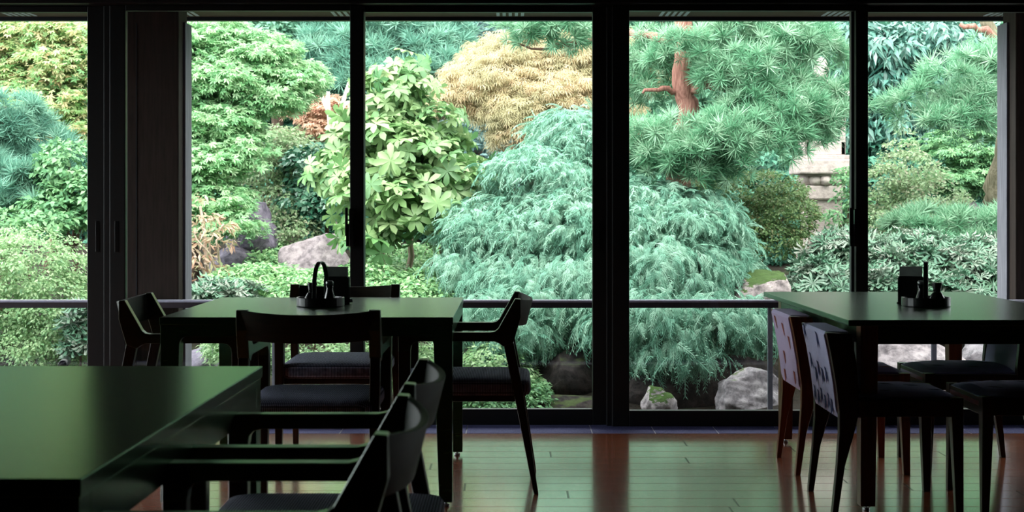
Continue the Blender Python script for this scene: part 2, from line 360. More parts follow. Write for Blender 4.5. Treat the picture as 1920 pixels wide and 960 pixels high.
for sgn, xa, xb, lab in ((1, -2.452, -2.121, 'dark square timber pillar on the veranda at the left, grey board on its edge'),
                    (-1, 3.205, 3.53, 'dark square timber pillar on the veranda at the right edge')):
    c = (xa+xb)/2
    p = structure(empty('pillar', (c, 9.05, -.5), label=lab, cat='pillar'))
    MB().box(xa-c, xb-c, 0, .24, 0, 2.95).build('shaft', M['pillar'], p, bevel=.008)
    e = (xb-c) if sgn > 0 else (xa-c)
    MB().box(*(sorted((e-.002*sgn, e+.016*sgn))), .12, .30, 0, 2.82).build('edge_board', M['board'], p, bevel=.003)
    MB().box((xa-c)+.06, (xa-c)+.066, -.003, 0, .1, 2.8).build('seam', M['fascia'], p)
M['post'] = plain('grey_metal_post', (150, 150, 166), .5, .5, bump=.02)
M['cap'] = plain('rail_top_highlight', (190, 188, 214), .5, .5, bump=.02)  # pale tone stands for sky light on the handrail's top face
rl = tag(empty('veranda_railing', (0, 8.9, -.5)), 'low dark metal veranda railing with clear glass infill beyond the windows', 'railing')
MB().prism([(-.03, 0), (.03, 0), (.03, .035), (.022, .045), (-.022, .045), (-.03, .035)], -5.5, 5.5, 'x').build('handrail', M['rail'], rl, loc=(0, 0, 1.0))
MB().box(-5.5, 5.5, -.033, .033, .035, .048).build('top_highlight', M['cap'], rl, loc=(0, 0, 1.0))  # strip that paints the lit top edge of the rail
for px in (1444, 1751, 2058, 515, 208, -99, 822):
    if px == 822: continue
    x = (px-CX)/F*8.9
    MB().box(x-.015, x+.015, -.012, .012, 0, 1.0).build('post', M['post'], rl, bevel=.002)
MB().box(-5.5, 5.5, .014, .02, .06, 1.0).build('glass_panel', M['glass'], rl)

# ------------------------------------------------------------------ tables
def dining_table(name, x0, x1, y0, y1, label, rz, slab, apron_z, leg_w, leg_b, inset, arch):
    cx, cyy = (x0+x1)/2, (y0+y1)/2; w, d = (x1-x0)/2, (y1-y0)/2
    t = tag(empty(name, (cx, cyy, 0), rz), label, 'table')
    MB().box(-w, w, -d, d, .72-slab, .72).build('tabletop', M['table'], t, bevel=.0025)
    a = inset
    for sy in (-1, 1):                               # long rails with rounded inner corners
        ya, yb = sorted((sy*(d-a), sy*(d-a-.022)))
        x_ = w-a-leg_w
        if arch:
            n = 6; r = .03
            poly = [(-x_, .72-slab), (-x_, apron_z-r)] + [(-x_+r-r*math.cos(k/n*PI/2), apron_z-r+r*math.sin(k/n*PI/2)) for k in range(1, n+1)] + \
                   [(x_-r+r*math.sin(k/n*PI/2), apron_z-r+r*math.cos(k/n*PI/2)) for k in range(0, n)] + [(x_, apron_z-r), (x_, .72-slab)]
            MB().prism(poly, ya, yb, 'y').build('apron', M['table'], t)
        else:
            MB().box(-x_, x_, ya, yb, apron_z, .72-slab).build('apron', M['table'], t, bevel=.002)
    for sx in (-1, 1):
        xa, xb = sorted((sx*(w-a), sx*(w-a-.022)))
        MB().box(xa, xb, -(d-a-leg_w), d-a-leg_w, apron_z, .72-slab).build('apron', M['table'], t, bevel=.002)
    for sx in (-1, 1):
        for sy in (-1, 1):
            ox, oy = sx*(w-a), sy*(d-a)
            top, bot = leg_w, leg_b
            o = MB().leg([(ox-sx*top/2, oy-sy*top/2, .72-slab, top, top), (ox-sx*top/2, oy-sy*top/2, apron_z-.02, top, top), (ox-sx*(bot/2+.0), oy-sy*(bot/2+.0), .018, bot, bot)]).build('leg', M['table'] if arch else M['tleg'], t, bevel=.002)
            MB().lathe([(.012, 0), (.014, .003), (.014, .009), (.006, .01), (.006, .02)], (ox-sx*bot/2, oy-sy*bot/2, 0), 14).build('glide', M['steel'], o)
    return t
M['tleg'] = wood('walnut_table_leg', (70, 40, 24), (104, 62, 38), .36, .45, 'z')
dining_table('dining_table', -1.78, -.667, 2.227, 3.772, 'dark dining table nearest the camera, cut off at the left, top bare', math.radians(-.5), .03, .607, .062, .05, .004, True)
dining_table('dining_table', -1.335, -.223, 5.384, 6.534, 'dark square dining table near the window, four armchairs around it', 0, .03, .648, .072, .05, .003, True)
dining_table('dining_table', 1.236, 2.228, 5.26, 6.95, 'dark dining table with thin overhanging top at the right, patterned fabric chairs under it', math.radians(.5), .022, .624, .066, .056, .06, False)

# ------------------------------------------------------------------ armchairs
def make_armchair():
    r = empty('armchair')
    # seat cushion: rounded slab
    def ring(z, ins, rr):
        out = []
        x0, y0, y1 = .232-ins, -.245+ins, .275-ins
        for cx_, cy_, a0 in ((x0-rr, y1-rr, 0), (-x0+rr, y1-rr, 90), (-x0+rr, y0+rr, 180), (x0-rr, y0+rr, 270)):
            for k in range(5):
                a = math.radians(a0+k*22.5); out.append((cx_+rr*math.cos(a), cy_+rr*math.sin(a), z))
        return out
    MB().loft([ring(.385, .016, .03), ring(.39, .006, .035), ring(.402, .0, .04), ring(.432, .0, .04), ring(.446, .008, .045), ring(.4525, .03, .05), ring(.455, .10, .05)]).build('seat', M['seat'], r, smooth=True)
    MB().box(-.215, .215, -.2, .262, .362, .387).build('seat_frame', M['wood'], r, bevel=.003)
    # back panel
    N = 22; rings = []
    for i in range(N+1):
        u = -1+2*i/N; x = .253*u; bul = (1-abs(u)**2.2)
        yt = -.19-.058*bul; zt = .773-.015*bul; yb = -.176-.046*bul; zb = .668-.012*bul
        dx, dy = (0, 1)
        sl = .058*2.2*abs(u)**1.2*np.sign(u)/.253; nrm = np.array([-sl, 1.0]); nrm /= np.linalg.norm(nrm)
        th = .0085
        rings.append([(x-nrm[0]*th, yt-nrm[1]*th, zt), (x+nrm[0]*th, yt+nrm[1]*th, zt), (x+nrm[0]*th, yb+nrm[1]*th, zb), (x-nrm[0]*th, yb-nrm[1]*th, zb)])
    MB().loft(rings).build('backrest', M['veneer'], r, bevel=.003, smooth=True)
    for s in (-1, 1):
        poly = [(.28, .641), (-.085, .641), (-.103, .645), (-.115, .655), (-.182, .774), (-.205, .772), (-.205, .70), (-.176, .60), (-.136, .585), (-.118, .598), (-.10, .605), (.20, .605), (.218, .60), (.229, .588), (.232, .565), (.28, .565)]
        xo = s*.235
        MB().prism(poly, xo-.021, xo+.021, 'x').build('armrest', M['arm'], r, bevel=.003)
        MB().leg([(s*.235, -.156, .60, .036, .042), (s*.235, -.196, .40, .036, .038), (s*.243, -.262, .02, .026, .02), (s*.243, -.266, 0, .024, .018)]).build('leg', M['wood'], r, bevel=.003)
        MB().leg([(s*.235, .256, .57, .04, .048), (s*.235, .256, .38, .038, .046), (s*.238, .262, 0, .026, .03)]).build('leg', M['wood'], r, bevel=.003)
    return r
proto = make_armchair()
arms = [(-.407, 2.575, 90, 'dark armchair nearest the camera, at the right side of the foreground table', 'armchairs at the foreground table'),
        (-.407, 3.225, 90, 'dark armchair at the right of the foreground table, behind the nearest armchair', 'armchairs at the foreground table'),
        (-.17, 5.88, 90, 'dark armchair in side view right of the square window table', 'armchairs around the square table'),
        (-1.336, 5.80, -88, 'dark armchair at the left end of the square table, lit inner backrest', 'armchairs around the square table'),
        (-.723, 5.246, 0, 'dark armchair with its back to the camera in front of the square table', 'armchairs around the square table'),
        (-.78, 6.47, 180, 'dark armchair behind the square table, facing the camera from the window side', 'armchairs around the square table')]
for i, (x, y, a, lab, grp) in enumerate(arms):
    o = proto if i == 0 else copy_tree(proto)
    o.location = (x, y, 0); o.rotation_euler = (0, 0, math.radians(a)); tag(o, lab, 'chair', grp)

# ------------------------------------------------------------------ patterned side chairs
def make_side_chair(fabric, motif, style, wood_m):
    r = empty('side_chair')
    rear = [(-.262, .673), (-.243, .58), (-.226, .48), (-.214, .38), (-.214, .30), (-.222, .18), (-.24, 0)]
    front = [(-.218, 0), (-.192, .18), (-.158, .30), (-.142, .37), (-.14, .45), (-.15, .56), (-.168, .668)]
    for s in (-1, 1):
        MB().prism(rear+front, s*.212-.016, s*.212+.016, 'x').build('rear_leg', wood_m, r, bevel=.003)
        MB().leg([(s*.20, .226, .43, .044, .044), (s*.20, .226, .36, .044, .044), (s*.208, .235, 0, .026, .028)]).build('front_leg', wood_m, r, bevel=.002)
    # upholstered back between the side planks, slightly proud behind
    zs = [.352, .38, .43, .48, .53, .58, .63, .66, .675]
    def yr(z):
        return np.interp(z, [p[1] for p in rear[::-1]], [p[0] for p in rear[::-1]])
    m = MB(); rings = []
    for z in zs:
        e = .006 if .36 < z < .67 else -.004
        yb = yr(z)-e; yf = yb+.085
        rings.append([(-.196, yb, z), (.196, yb, z), (.196, yf, z), (-.196, yf, z)])
    m.loft(rings)
    m.cur = 1
    def tri(pts):
        for k, p in enumerate(pts): pass
        m.add([(x, yr(z)-.0075, z) for x, z in pts], [tuple(range(len(pts)))])
    if style == 'rust':
        for x, z in ((.13, .40), (.12, .55), (-.05, .47), (-.12, .62), (.03, .60), (-.09, .385)):
            tri([(x-.018, z+.03), (x+.02, z+.028), (x+.016, z-.018), (x, z-.03)])
    else:
        for x, z in ((-.15, .645), (-.13, .53), (-.07, .48), (-.01, .51), (.05, .49), (.12, .5), (-.14, .40), (-.08, .39), (-.02, .405), (.04, .385), (.10, .40), (.15, .385), (.07, .63)):
            tri([(x-.022, z+.034), (x+.008, z+.030), (x+.022, z-.034), (x+.0, z-.006)])
            tri([(x-.024, z-.034), (x+.004, z-.008), (x-.018, z+.018)])
    m.build('back_panel', [fabric, motif], r, bevel=.002)
    # seat: rails and domed cushion whose fabric wraps over the front
    MB().box(-.196, .196, .205, .245, .36, .425).build('seat_rail', wood_m, r, bevel=.002)
    for s in (-1, 1):
        a, b = sorted((s*.222, s*.198)); MB().box(a, b, -.15, .205, .36, .425).build('seat_rail', wood_m, r, bevel=.002)
    m = MB(); n = 10; rings = []
    for i in range(n+1):
        u = -1+2*i/n; x = .196*u; hx = .022*(1-abs(u)**2.5)
        rings.append([(x, -.15, .39), (x, -.15, .432+hx*.7), (x, -.05, .434+hx), (x, .1, .434+hx), (x, .2, .432+hx*.7), (x, .244, .424+hx*.2), (x, .246, .39)])
    m.loft(rings); m.cur = 1
    for x, y in ((-.12, .02), (.05, .10), (.13, -.03), (-.04, -.06), (-.1, .16), (.12, .17), (.02, .01)):
        hx = .022*(1-abs((abs(x)+.02)/.196)**2.5)+.0025
        m.add([(x-.02, y-.03, .434+hx), (x+.012, y-.01, .434+hx), (x+.02, y+.03, .434+hx), (x-.01, y+.012, .434+hx)], [(0, 1, 2, 3)])
    m.build('seat', [fabric, motif], r, smooth=False, bevel=.002)
    return r
s1 = make_side_chair(M['lavender'], M['rust'], 'rust', M['redwood']); s1.location = (1.44, 6.25, 0); s1.rotation_euler = (0, 0, -PI/2)
tag(s1, 'lavender-backed wooden dining chair left of the right table, nearer the window', 'chair', 'patterned chairs at the right table')
s2 = make_side_chair(M['grey_fabric'], M['navy'], 'navy', M['wood']); s2.location = (1.425, 5.49, 0); s2.rotation_euler = (0, 0, -PI/2)
tag(s2, 'dining chair with navy triangles on its grey back, left of the right table', 'chair', 'patterned chairs at the right table')
s3 = copy_tree(s2); s3.location = (2.0, 5.52, 0); s3.rotation_euler = (0, 0, PI/2)
tag(s3, 'dark dining chair right of the right table, front one, cut off by the frame', 'chair', 'patterned chairs at the right table')
s4 = copy_tree(s2); s4.location = (2.0, 6.25, 0); s4.rotation_euler = (0, 0, PI/2)
tag(s4, 'dining chair with lit blue-grey seat at the right, closest to the right-hand pillar', 'chair', 'patterned chairs at the right table')

# ------------------------------------------------------------------ condiment sets
def condiments(x, y, rz, where, bot, pot, rack, rrz):
    z = .7205
    tr = tag(empty('condiment_tray', (x, y, z), rz), 'round black tray with a tall hoop handle on %s' % where, 'tray', 'condiment sets')
    MB().lathe([(.001, 0), (.098, 0), (.1, .003), (.1, .036), (.098, .038), (.095, .036), (.092, .008), (.001, .007)], n=48).build('dish', M['black'], tr)
    m = MB(); rings = []
    for k in range(25):
        a = PI*k/24; px, pz = .086*math.cos(a), .07+.115*math.sin(a)**.8
        if k in (0, 24): pz = .008
        nx, nz = math.cos(a), math.sin(a)
        rings.append([(px-nx*.003, -.009, pz-nz*.003), (px+nx*.003, -.009, pz+nz*.003), (px+nx*.003, .009, pz+nz*.003), (px-nx*.003, .009, pz-nz*.003)])
    m.loft(rings).build('hoop_handle', M['black'], tr, bevel=.001)
    p = (x+bot[0], y+bot[1])
    b = tag(empty('soy_bottle', (p[0], p[1], z+.0075)), 'small dark waisted sauce bottle in the black tray on %s' % where, 'bottle', 'sauce bottles')
    MB().lathe([(.001, 0), (.026, 0), (.028, .006), (.026, .022), (.017, .05), (.0145, .066), (.0145, .082), (.001, .083)], n=24).build('body', M['ceramic'], b, smooth=True)
    MB().lathe([(.0165, .083), (.0165, .095), (.012, .1), (.001, .1)], n=24).build('cap', M['steel2'], b, smooth=True)
    p = (x+pot[0], y+pot[1])
    b = tag(empty('spice_pot', (p[0], p[1], z+.0075)), 'dark spice pot with a flared lid in the tray on %s' % where, 'pot', 'spice pots')
    MB().lathe([(.001, 0), (.03, 0), (.034, .01), (.033, .024), (.022, .042), (.017, .05), (.001, .051)], n=24).build('body', M['ceramic'], b, smooth=True)
    MB().lathe([(.015, .051), (.016, .062), (.021, .085), (.021, .09), (.001, .09)], n=24).build('lid', M['ceramic'], b, smooth=True)
    # napkin rack with a card block
    rk = tag(empty('napkin_rack', (x+rack[0], y+rack[1], z), rrz), 'black rounded napkin rack behind the tray on %s' % where, 'rack', 'napkin racks')
    def rrect(w, h, r, n=5):
        pts = []
        for cx_, cz_, a0 in ((w-r, h-r, 0), (-w+r, h-r, 90)):
            for k in range(n+1):
                a = math.radians(a0+90*k/n); pts.append((cx_+r*math.cos(a), cz_+r*math.sin(a)))
        return pts+[(-w, 0), (w, 0)]
    for yy in (-.02, .02): MB().prism(rrect(.054, .118, .012), yy-.002, yy+.002, 'y').build('side_plate', M['black'], rk, bevel=.001)
    MB().box(-.058, .058, -.024, .024, 0, .006).build('base', M['black'], rk, bevel=.001)
    MB().lathe([(.001, 0), (.006, 0), (.007, .006), (.006, .014), (.001, .015)], (.062, 0, .006), 12).build('knob', M['steel2'], rk, smooth=True)
    nb = MB().box(-.047, .047, -.016, .016, 0, .152).build('napkin_block', M['paper'], loc=(rk.location.x, rk.location.y, z+.0065)); nb.rotation_euler = (0, 0, rrz); tag(nb, 'block of pale paper napkins standing in the rack on %s' % where, 'napkins', 'napkin blocks')
M['steel2'] = plain('dull_steel', (120, 124, 124), .35, .5, 1)
condiments(-.805, 5.98, math.radians(80), 'the square window table', (.043, -.035), (-.036, .005), (.052, .135), 0)
condiments(1.74, 5.98, math.radians(73.4), 'the right-hand table', (-.03, -.04), (.05, .01), (-.02, .155), math.radians(-14))

# ------------------------------------------------------------------ garden ground
def gz(x, y):
    b = np.interp(y, [9.2, 10.9, 11.6, 12.4, 13.5, 16, 20, 24, 30, 40], [-.47, -.43, -.25, .02, .2, .55, 1.0, 2.2, 6.5, 12])
    return b + .05*np.sin(x*1.7+y)+.04*np.sin(x*3.1-y*2.3)
xs = np.linspace(-14, 14, 141); ys = np.concatenate([np.linspace(9.2, 16, 60), np.linspace(16.3, 40, 60)])
X, Yg = np.meshgrid(xs, ys); Z = gz(X, Yg)
m = MB(); nx = len(xs)
m.add(np.stack([X.ravel(), Yg.ravel(), Z.ravel()], 1), [(r*nx+c, r*nx+c+1, (r+1)*nx+c+1, (r+1)*nx+c) for r in range(len(ys)-1) for c in range(nx-1)])
structure(m.build('garden_ground', M['soil'], smooth=True))

structure(MB().box(-40, 40, -12, 9.3, -.75, -.63).build('outer_ground', M['soil']))  # unseen ground, added to block sky light from below the horizon

# ------------------------------------------------------------------ rocks
def hash_noise(P, seed, scale):
    r = np.random.default_rng(seed); out = np.zeros(len(P))
    for o in range(5):
        k = scale*(1.9**o)
        for _ in range(4):
            d = r.normal(size=3); d /= np.linalg.norm(d); out += np.sin(P@d*k+r.uniform(0, 6.28))/(1.75**o)/4
    return out
import bmesh
def rock(name, px, py, Y, rx, ry, rd, mat, label, seed, amp=.22, cut=True, group=None):
    bm = bmesh.new(); bmesh.ops.create_icosphere(bm, subdivisions=5, radius=1)
    me = bpy.data.meshes.new(name); bm.to_mesh(me); bm.free()
    V = np.array([v.co[:] for v in me.vertices]); D = V/np.linalg.norm(V, axis=1)[:, None]
    if cut:                                          # planes sliced off give facets
        r = np.random.default_rng(seed+99)
        for _ in range(12):
            n = r.normal(size=3); n[2] = abs(n[2])*.8; n /= np.linalg.norm(n); k = r.uniform(.62, .88)
            h = V@n; ov = np.clip(h-k, 0, None); V = V-ov[:, None]*n*.92
    V = V+D*(hash_noise(V, seed, 2.2)*amp*.5+hash_noise(V, seed+1, 9)*.035)[:, None]
    s = F/Y; V = V*np.array([rx/s, rd, ry/s])
    me.vertices.foreach_set('co', V.astype(np.float32).ravel())
    for p in me.polygons: p.use_smooth = True
    o = link(name, me, mat, None, at(px, py, Y)); return tag(o, label, 'rock', group)
rock('boulder', 600, 500, 14.5, 78, 70, .4, M['boulder'], 'large pale grey boulder left of the pale rhododendron, above the ground cover', 3)
rock('rock', 472, 425, 14.9, 56, 62, .35, M['purplerock'], 'purple-grey rock slope showing between the left maple and the camellia', 5)
rock('rock', 440, 492, 14.6, 55, 34, .3, M['purplerock'], 'dark low rock behind the withered brown shrub', 6)
rock('rock', 1430, 545, 12.0, 72, 44, .3, M['mossrock'], 'flat moss-topped rock under the round yellow-green bush', 8)
rock('rock', 1408, 742, 10.85, 84, 52, .22, M['rock'], 'pale grey angular rock on the bank under the weeping conifer, beside the railing post', 44, .36)
rock('rock', 1234, 756, 10.6, 32, 34, .1, M['mosscap'], 'small knobbly stone with a moss cap, standing alone at the foot of the bank', 31, .5)
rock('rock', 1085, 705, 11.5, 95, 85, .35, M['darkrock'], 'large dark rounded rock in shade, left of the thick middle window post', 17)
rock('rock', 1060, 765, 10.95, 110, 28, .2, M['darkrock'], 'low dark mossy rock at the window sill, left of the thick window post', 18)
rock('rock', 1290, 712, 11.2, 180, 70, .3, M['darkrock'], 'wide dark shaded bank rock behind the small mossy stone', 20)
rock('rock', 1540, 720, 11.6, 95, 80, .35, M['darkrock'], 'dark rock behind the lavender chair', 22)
rock('rock', 1700, 690, 11.2, 105, 60, .35, M['boulder'], 'pale speckled rock seen under the right-hand table', 23)
rock('rock', 1850, 690, 11.4, 70, 70, .3, M['rock'], 'grey rock under the right-hand table beside the right pillar', 24)
rock('rock', 380, 690, 11.3, 62, 42, .3, M['purplerock'], 'flat purple-grey stone seen under the left of the square table', 26)
rock('rock', 1795, 395, 15.2, 52, 30, .3, M['boulder'], 'pale rock behind the low pine at the right', 27)
rock('rock', 1700, 430, 14.4, 60, 30, .3, M['rock'], 'grey rock under the pale shrub at the right', 28)

# ------------------------------------------------------------------ stone lantern
b0 = at(1540, 500, 14.6)
ln = tag(empty('stone_lantern', (b0[0], b0[1], b0[2]-.15)), 'tall pale granite garden lantern behind the red pine branches', 'lantern')
s_ = 14.6/F
def LZ(py): return (500-py)*s_+.15
def LW(px): return px*s_
def lbox(name, w, py0, py1, taper=1, bev=.012, dx=0):
    a = LW(w)/2; z0, z1 = LZ(py1), LZ(py0); x = LW(dx)
    MB().loft([[(x-a, -a, z0), (x+a, -a, z0), (x+a, a, z0), (x-a, a, z0)], [(x-a*taper, -a*taper, z1), (x+a*taper, -a*taper, z1), (x+a*taper, a*taper, z1), (x-a*taper, a*taper, z1)]]).build(name, M['granite_lantern'], ln, bevel=bev)
lbox('base_block', 84, 445, 530, .92)
lbox('shaft_block', 66, 374, 446, .97)
lbox('collar', 76, 348, 375, 1.0, .02)
m = MB(); prof = [(LW(34), LZ(349)), (LW(40), LZ(344)), (LW(41), LZ(338)), (LW(38), LZ(331)), (LW(44), LZ(329)), (LW(44), LZ(327))]
m.lathe(prof, n=16)
for k in range(12):
    a = 2*PI*k/12; m.lathe([(.001, LZ(349)), (LW(9), LZ(346)), (LW(12), LZ(339)), (LW(10), LZ(332)), (.001, LZ(330))], (LW(36)*math.cos(a), LW(36)*math.sin(a), 0), 10)
m.build('lotus_ring', M['granite_lantern'], ln, smooth=True)
lbox('platform', 102, 300, 327, 1.0, .015)
lbox('platform_step', 90, 292, 300, 1.0, .008)
fb = MB(); a = LW(74)/2; z0, z1 = LZ(292), LZ(200)
for sx in (-1, 1):
    for sy in (-1, 1): fb.box(sx*a-.05 if sx > 0 else -a, a if sx > 0 else -a+.05, sy*a-.05 if sy > 0 else -a, a if sy > 0 else -a+.05, z0, z1)
fb.box(-a, a, -a, a, z0, z0+.14); fb.box(-a, a, -a, a, z1-.07, z1)
fb.build('fire_box', M['granite_lantern'], ln, bevel=.008)
m = MB(); rings = []
for w, py in ((120, 200), (128, 192), (100, 178), (60, 166), (34, 156), (30, 150)):
    q = LW(w)/2; rings.append([(-q, -q, LZ(py)), (q, -q, LZ(py)), (q, q, LZ(py)), (-q, q, LZ(py))])
m.loft(rings).build('roof', M['granite_lantern'], ln, bevel=.01)
m = MB().lathe([(LW(10), LZ(151)), (LW(14), LZ(140)), (LW(15), LZ(128)), (LW(8), LZ(112)), (.001, LZ(106))], n=16); m.build('finial', M['granite_lantern'], ln, smooth=True)

# ------------------------------------------------------------------ foliage
def nrm(a): return a/(np.linalg.norm(a, axis=-1, keepdims=True)+1e-9)
def T_oval(w=.24, curl=.08, fold=.05):
    return np.array([(0,0,0),(.45,-w,fold),(1,0,-curl),(.45,w,fold),(.5,0,0)]), [(0,1,2,4),(0,4,2,3)]
def T_palm(angs=(-88,-44,0,44,88), lens=(.55,.85,1,.85,.55), w=.14, droop=.1):
    v = [(0,0,0)]; f = []
    for a, l in zip(angs, lens):
        a = math.radians(a); c, s = math.cos(a), math.sin(a); b = len(v)
        for u, q, z in ((.55, -w, 0), (1, 0, -droop), (.55, w, 0)):
            v.append((l*(u*c)-q*s, l*(u*s)+q*c, z*l))
        f.append((0, b, b+1, b+2))
    return np.array(v), f
def T_whorl(n=7, w=.17, droop=.18, up=.1):
    v = [(0,0,0)]; f = []; r = np.random.default_rng(n)
    for k in range(n):
        a = 2*PI*k/n+r.uniform(-.2, .2); c, s = math.cos(a), math.sin(a); l = r.uniform(.8, 1.05); b = len(v)
        for u, q, z in ((.45, -w*.85, up*.6), (.8, -w, up*.2), (1, 0, -droop), (.8, w, up*.2), (.45, w*.85, up*.6), (.62, 0, up*.35)):
            v.append((l*u*c-q*s, l*u*s+q*c, z))
        f += [(0, b, b+5), (b, b+1, b+2, b+5), (0, b+5, b+4), (b+5, b+2, b+3, b+4)]
    return np.array(v), f
def T_tuft(n=26, w=.03, spread=1.4, seed=1):
    r = np.random.default_rng(seed); v = [(0,0,0)]; f = []
    for k in range(n):
        th = spread*math.sqrt((k+.5)/n); ph = k*2.39996; l = r.uniform(.75, 1.05)
        d = np.array([math.sin(th)*math.cos(ph), math.sin(th)*math.sin(ph), math.cos(th)])
        q = nrm(np.cross(d, r.normal(size=3)))*w; b = len(v)
        v += [tuple(d*l*.3+q), tuple(d*l-np.array([0,0,.06])), tuple(d*l*.3-q)]; f.append((0, b, b+1, b+2))
    return np.array(v), f
def T_spray(n=11, seed=3, droop=.85, side=.27, w=.017):
    """an arching, hanging conifer spray: a midrib with paired drooping leaflets"""
    r = np.random.default_rng(seed); v = []; f = []
    def cur(t): return np.array([.75*t-.12*t*t, .06*math.sin(3*t), .12*t-droop*t*t])
    pts = [cur(k/n) for k in range(n+1)]
    for k, p in enumerate(pts): v += [tuple(p+np.array([0, -.012, 0])), tuple(p+np.array([0, .012, 0]))]
    for k in range(n): f.append((2*k, 2*k+2, 2*k+3, 2*k+1))
    for k in range(1, n+1):
        p = pts[k]; tg = nrm(cur(min(1, k/n+.02))-cur(k/n-.02))
        for sgn in (-1, 1):
            l = side*(1.1-.6*k/n)*r.uniform(.8, 1.2)
            d = nrm(tg*.8+np.array([0, sgn*.8, -.35])); nr = nrm(np.cross(d, np.array([0, 0, 1.])+r.normal(size=3)*.4))
            b = len(v); a = 2*k
            v += [tuple(p+d*l*.5+nr*w), tuple(p+d*l+np.array([0, 0, -.10*l])), tuple(p+d*l*.5-nr*w)]; f.append((a, b, b+1, b+2))
    return np.array(v), f
TP = dict(oval=T_oval(), oval2=T_oval(.3, .1, .08), lng=T_oval(.13, .2, .03), palm=T_palm(), fine=T_palm((-70,-35,0,35,70), (.7,.9,1,.9,.7), .05, .35),
          whorl=T_whorl(7, .19), whorl_long=T_whorl(10, .08, -.22, .35), tuft=T_tuft(), tuft2=T_tuft(20, .035, 1.3, 4), spray=T_spray(), spray2=T_spray(7, 5, .6, .3, .03), sprayh=T_spray(11, 8, .45, .3, .017))
def leaf_mesh(name, parent, mat, pos, N, A, size, tpl):
    V, fs = tpl; n = len(pos); k = len(V)
    N = nrm(N); S = nrm(np.cross(N, A)); A = np.cross(S, N)
    off = np.array(parent.location) if parent is not None else np.zeros(3)
    W = (pos-off)[:, None, :] + size[:, None, None]*(V[None, :, 0:1]*A[:, None]+V[None, :, 1:2]*S[:, None]+V[None, :, 2:3]*N[:, None])
    me = bpy.data.meshes.new(name); me.vertices.add(n*k); me.vertices.foreach_set('co', W.astype(np.float32).ravel())
    ln_ = np.array([len(q) for q in fs]); idx = np.concatenate([np.array(q) for q in fs]); nl = len(idx)
    loops = (idx[None]+np.arange(n)[:, None]*k).astype(np.int32).ravel()
    tot = np.tile(ln_, n).astype(np.int32); st = np.concatenate([[0], np.cumsum(tot)[:-1]]).astype(np.int32)
    me.loops.add(nl*n); me.polygons.add(len(fs)*n)
    me.loops.foreach_set('vertex_index', loops); me.polygons.foreach_set('loop_start', st)
    me.update(calc_edges=True)
    return link(name, me, mat, parent)
def sph(n):
    return nrm(rng.normal(size=(n, 3)))
def foliage(parent, mat, blobs, n, size, tpl, clump=.16, per=40, up=.6, out=.6, jit=.5, droop=0., flat=.6, part='foliage', fill=.15, vs=.25):
    """blobs: (px, py, Y, rx px, ry px, depth m). Leaves gather in clumps on each ellipsoid, plus some inside it."""
    areas = np.array([b[3]*b[4] for b in blobs], float); areas /= areas.sum()
    PP, NN, AA = [], [], []
    for b, w in zip(blobs, areas):
        px, py, Y, rx, ry, rd = b; c = at(px, py, Y); s = F/Y; R = np.array([rx/s, rd, ry/s])
        nb = max(30, int(n*w)); nc = max(4, nb//per)
        d = sph(nc*4); keep = (d[:, 1] < .45) & (d[:, 2] > -.8); d = d[keep][:nc]; nc = len(d)
        cc = c+d*R*rng.uniform(.72, 1.0, (nc, 1))
        i = rng.integers(0, nc, nb); e = sph(nb)
        e = np.where((np.sum(e*d[i], 1) < -.2)[:, None], -e, e); e[:, 2] = np.where(rng.random(nb) < .7, np.abs(e[:, 2]), e[:, 2])
        pos = cc[i]+e*clump*np.array([1, 1, flat])*rng.uniform(.5, 1.1, (nb, 1))
        nf = int(nb*fill); df = sph(nf); pf = c+df*R*rng.uniform(.2, .8, (nf, 1))
        pos = np.concatenate([pos, pf]); dd = np.concatenate([d[i]*.5+e*.8, df]); dd = nrm(dd)
        PP.append(pos); NN.append(nrm(dd*out+np.array([0, 0, up])+rng.normal(size=pos.shape)*jit))
        hz = dd.copy(); hz[:, 2] = -droop; AA.append(nrm(hz+rng.normal(size=pos.shape)*.5))
    P, N_, A_ = map(np.concatenate, (PP, NN, AA))
    sz = size*rng.uniform(1-vs, 1+vs, len(P))
    return leaf_mesh(part, parent, mat, P, N_, A_, sz, TP[tpl])
def plant(name, label, px, py, Y, cat='shrub', group=None, z=None):
    p = at(px, py, Y)
    return tag(empty(name, (p[0], Y, float(gz(p[0], Y))-.02 if z is None else z)), label, cat, group, 'thing')
def stem(parent, pts, r0, r1, mat, part='trunk', n=8, wob=.0):
    P = [at(*p) if len(p) == 3 else np.array(p[:3]) for p in pts]
    if isinstance(P[0], np.ndarray) and len(P) > 1:
        Q = []
        for i in range(len(P)-1):
            for k in range(4): Q.append(P[i]*(1-k/4)+P[i+1]*k/4+rng.normal(size=3)*wob)
        Q.append(P[-1]); P = Q
    rr = [r0+(r1-r0)*i/(len(P)-1) for i in range(len(P))]
    off = np.array(parent.location)
    return MB().tube([p-off for p in P], [r*(1+.08*math.sin(i*2.1)) for i, r in enumerate(rr)], n).build(part, mat, parent, smooth=True)
def ground_px(px, Y):
    x = (px-CX)/F*Y; return HY+(H-float(gz(x, Y)))*F/Y
def root(px, Y): return (px, ground_px(px, Y)+6, Y)

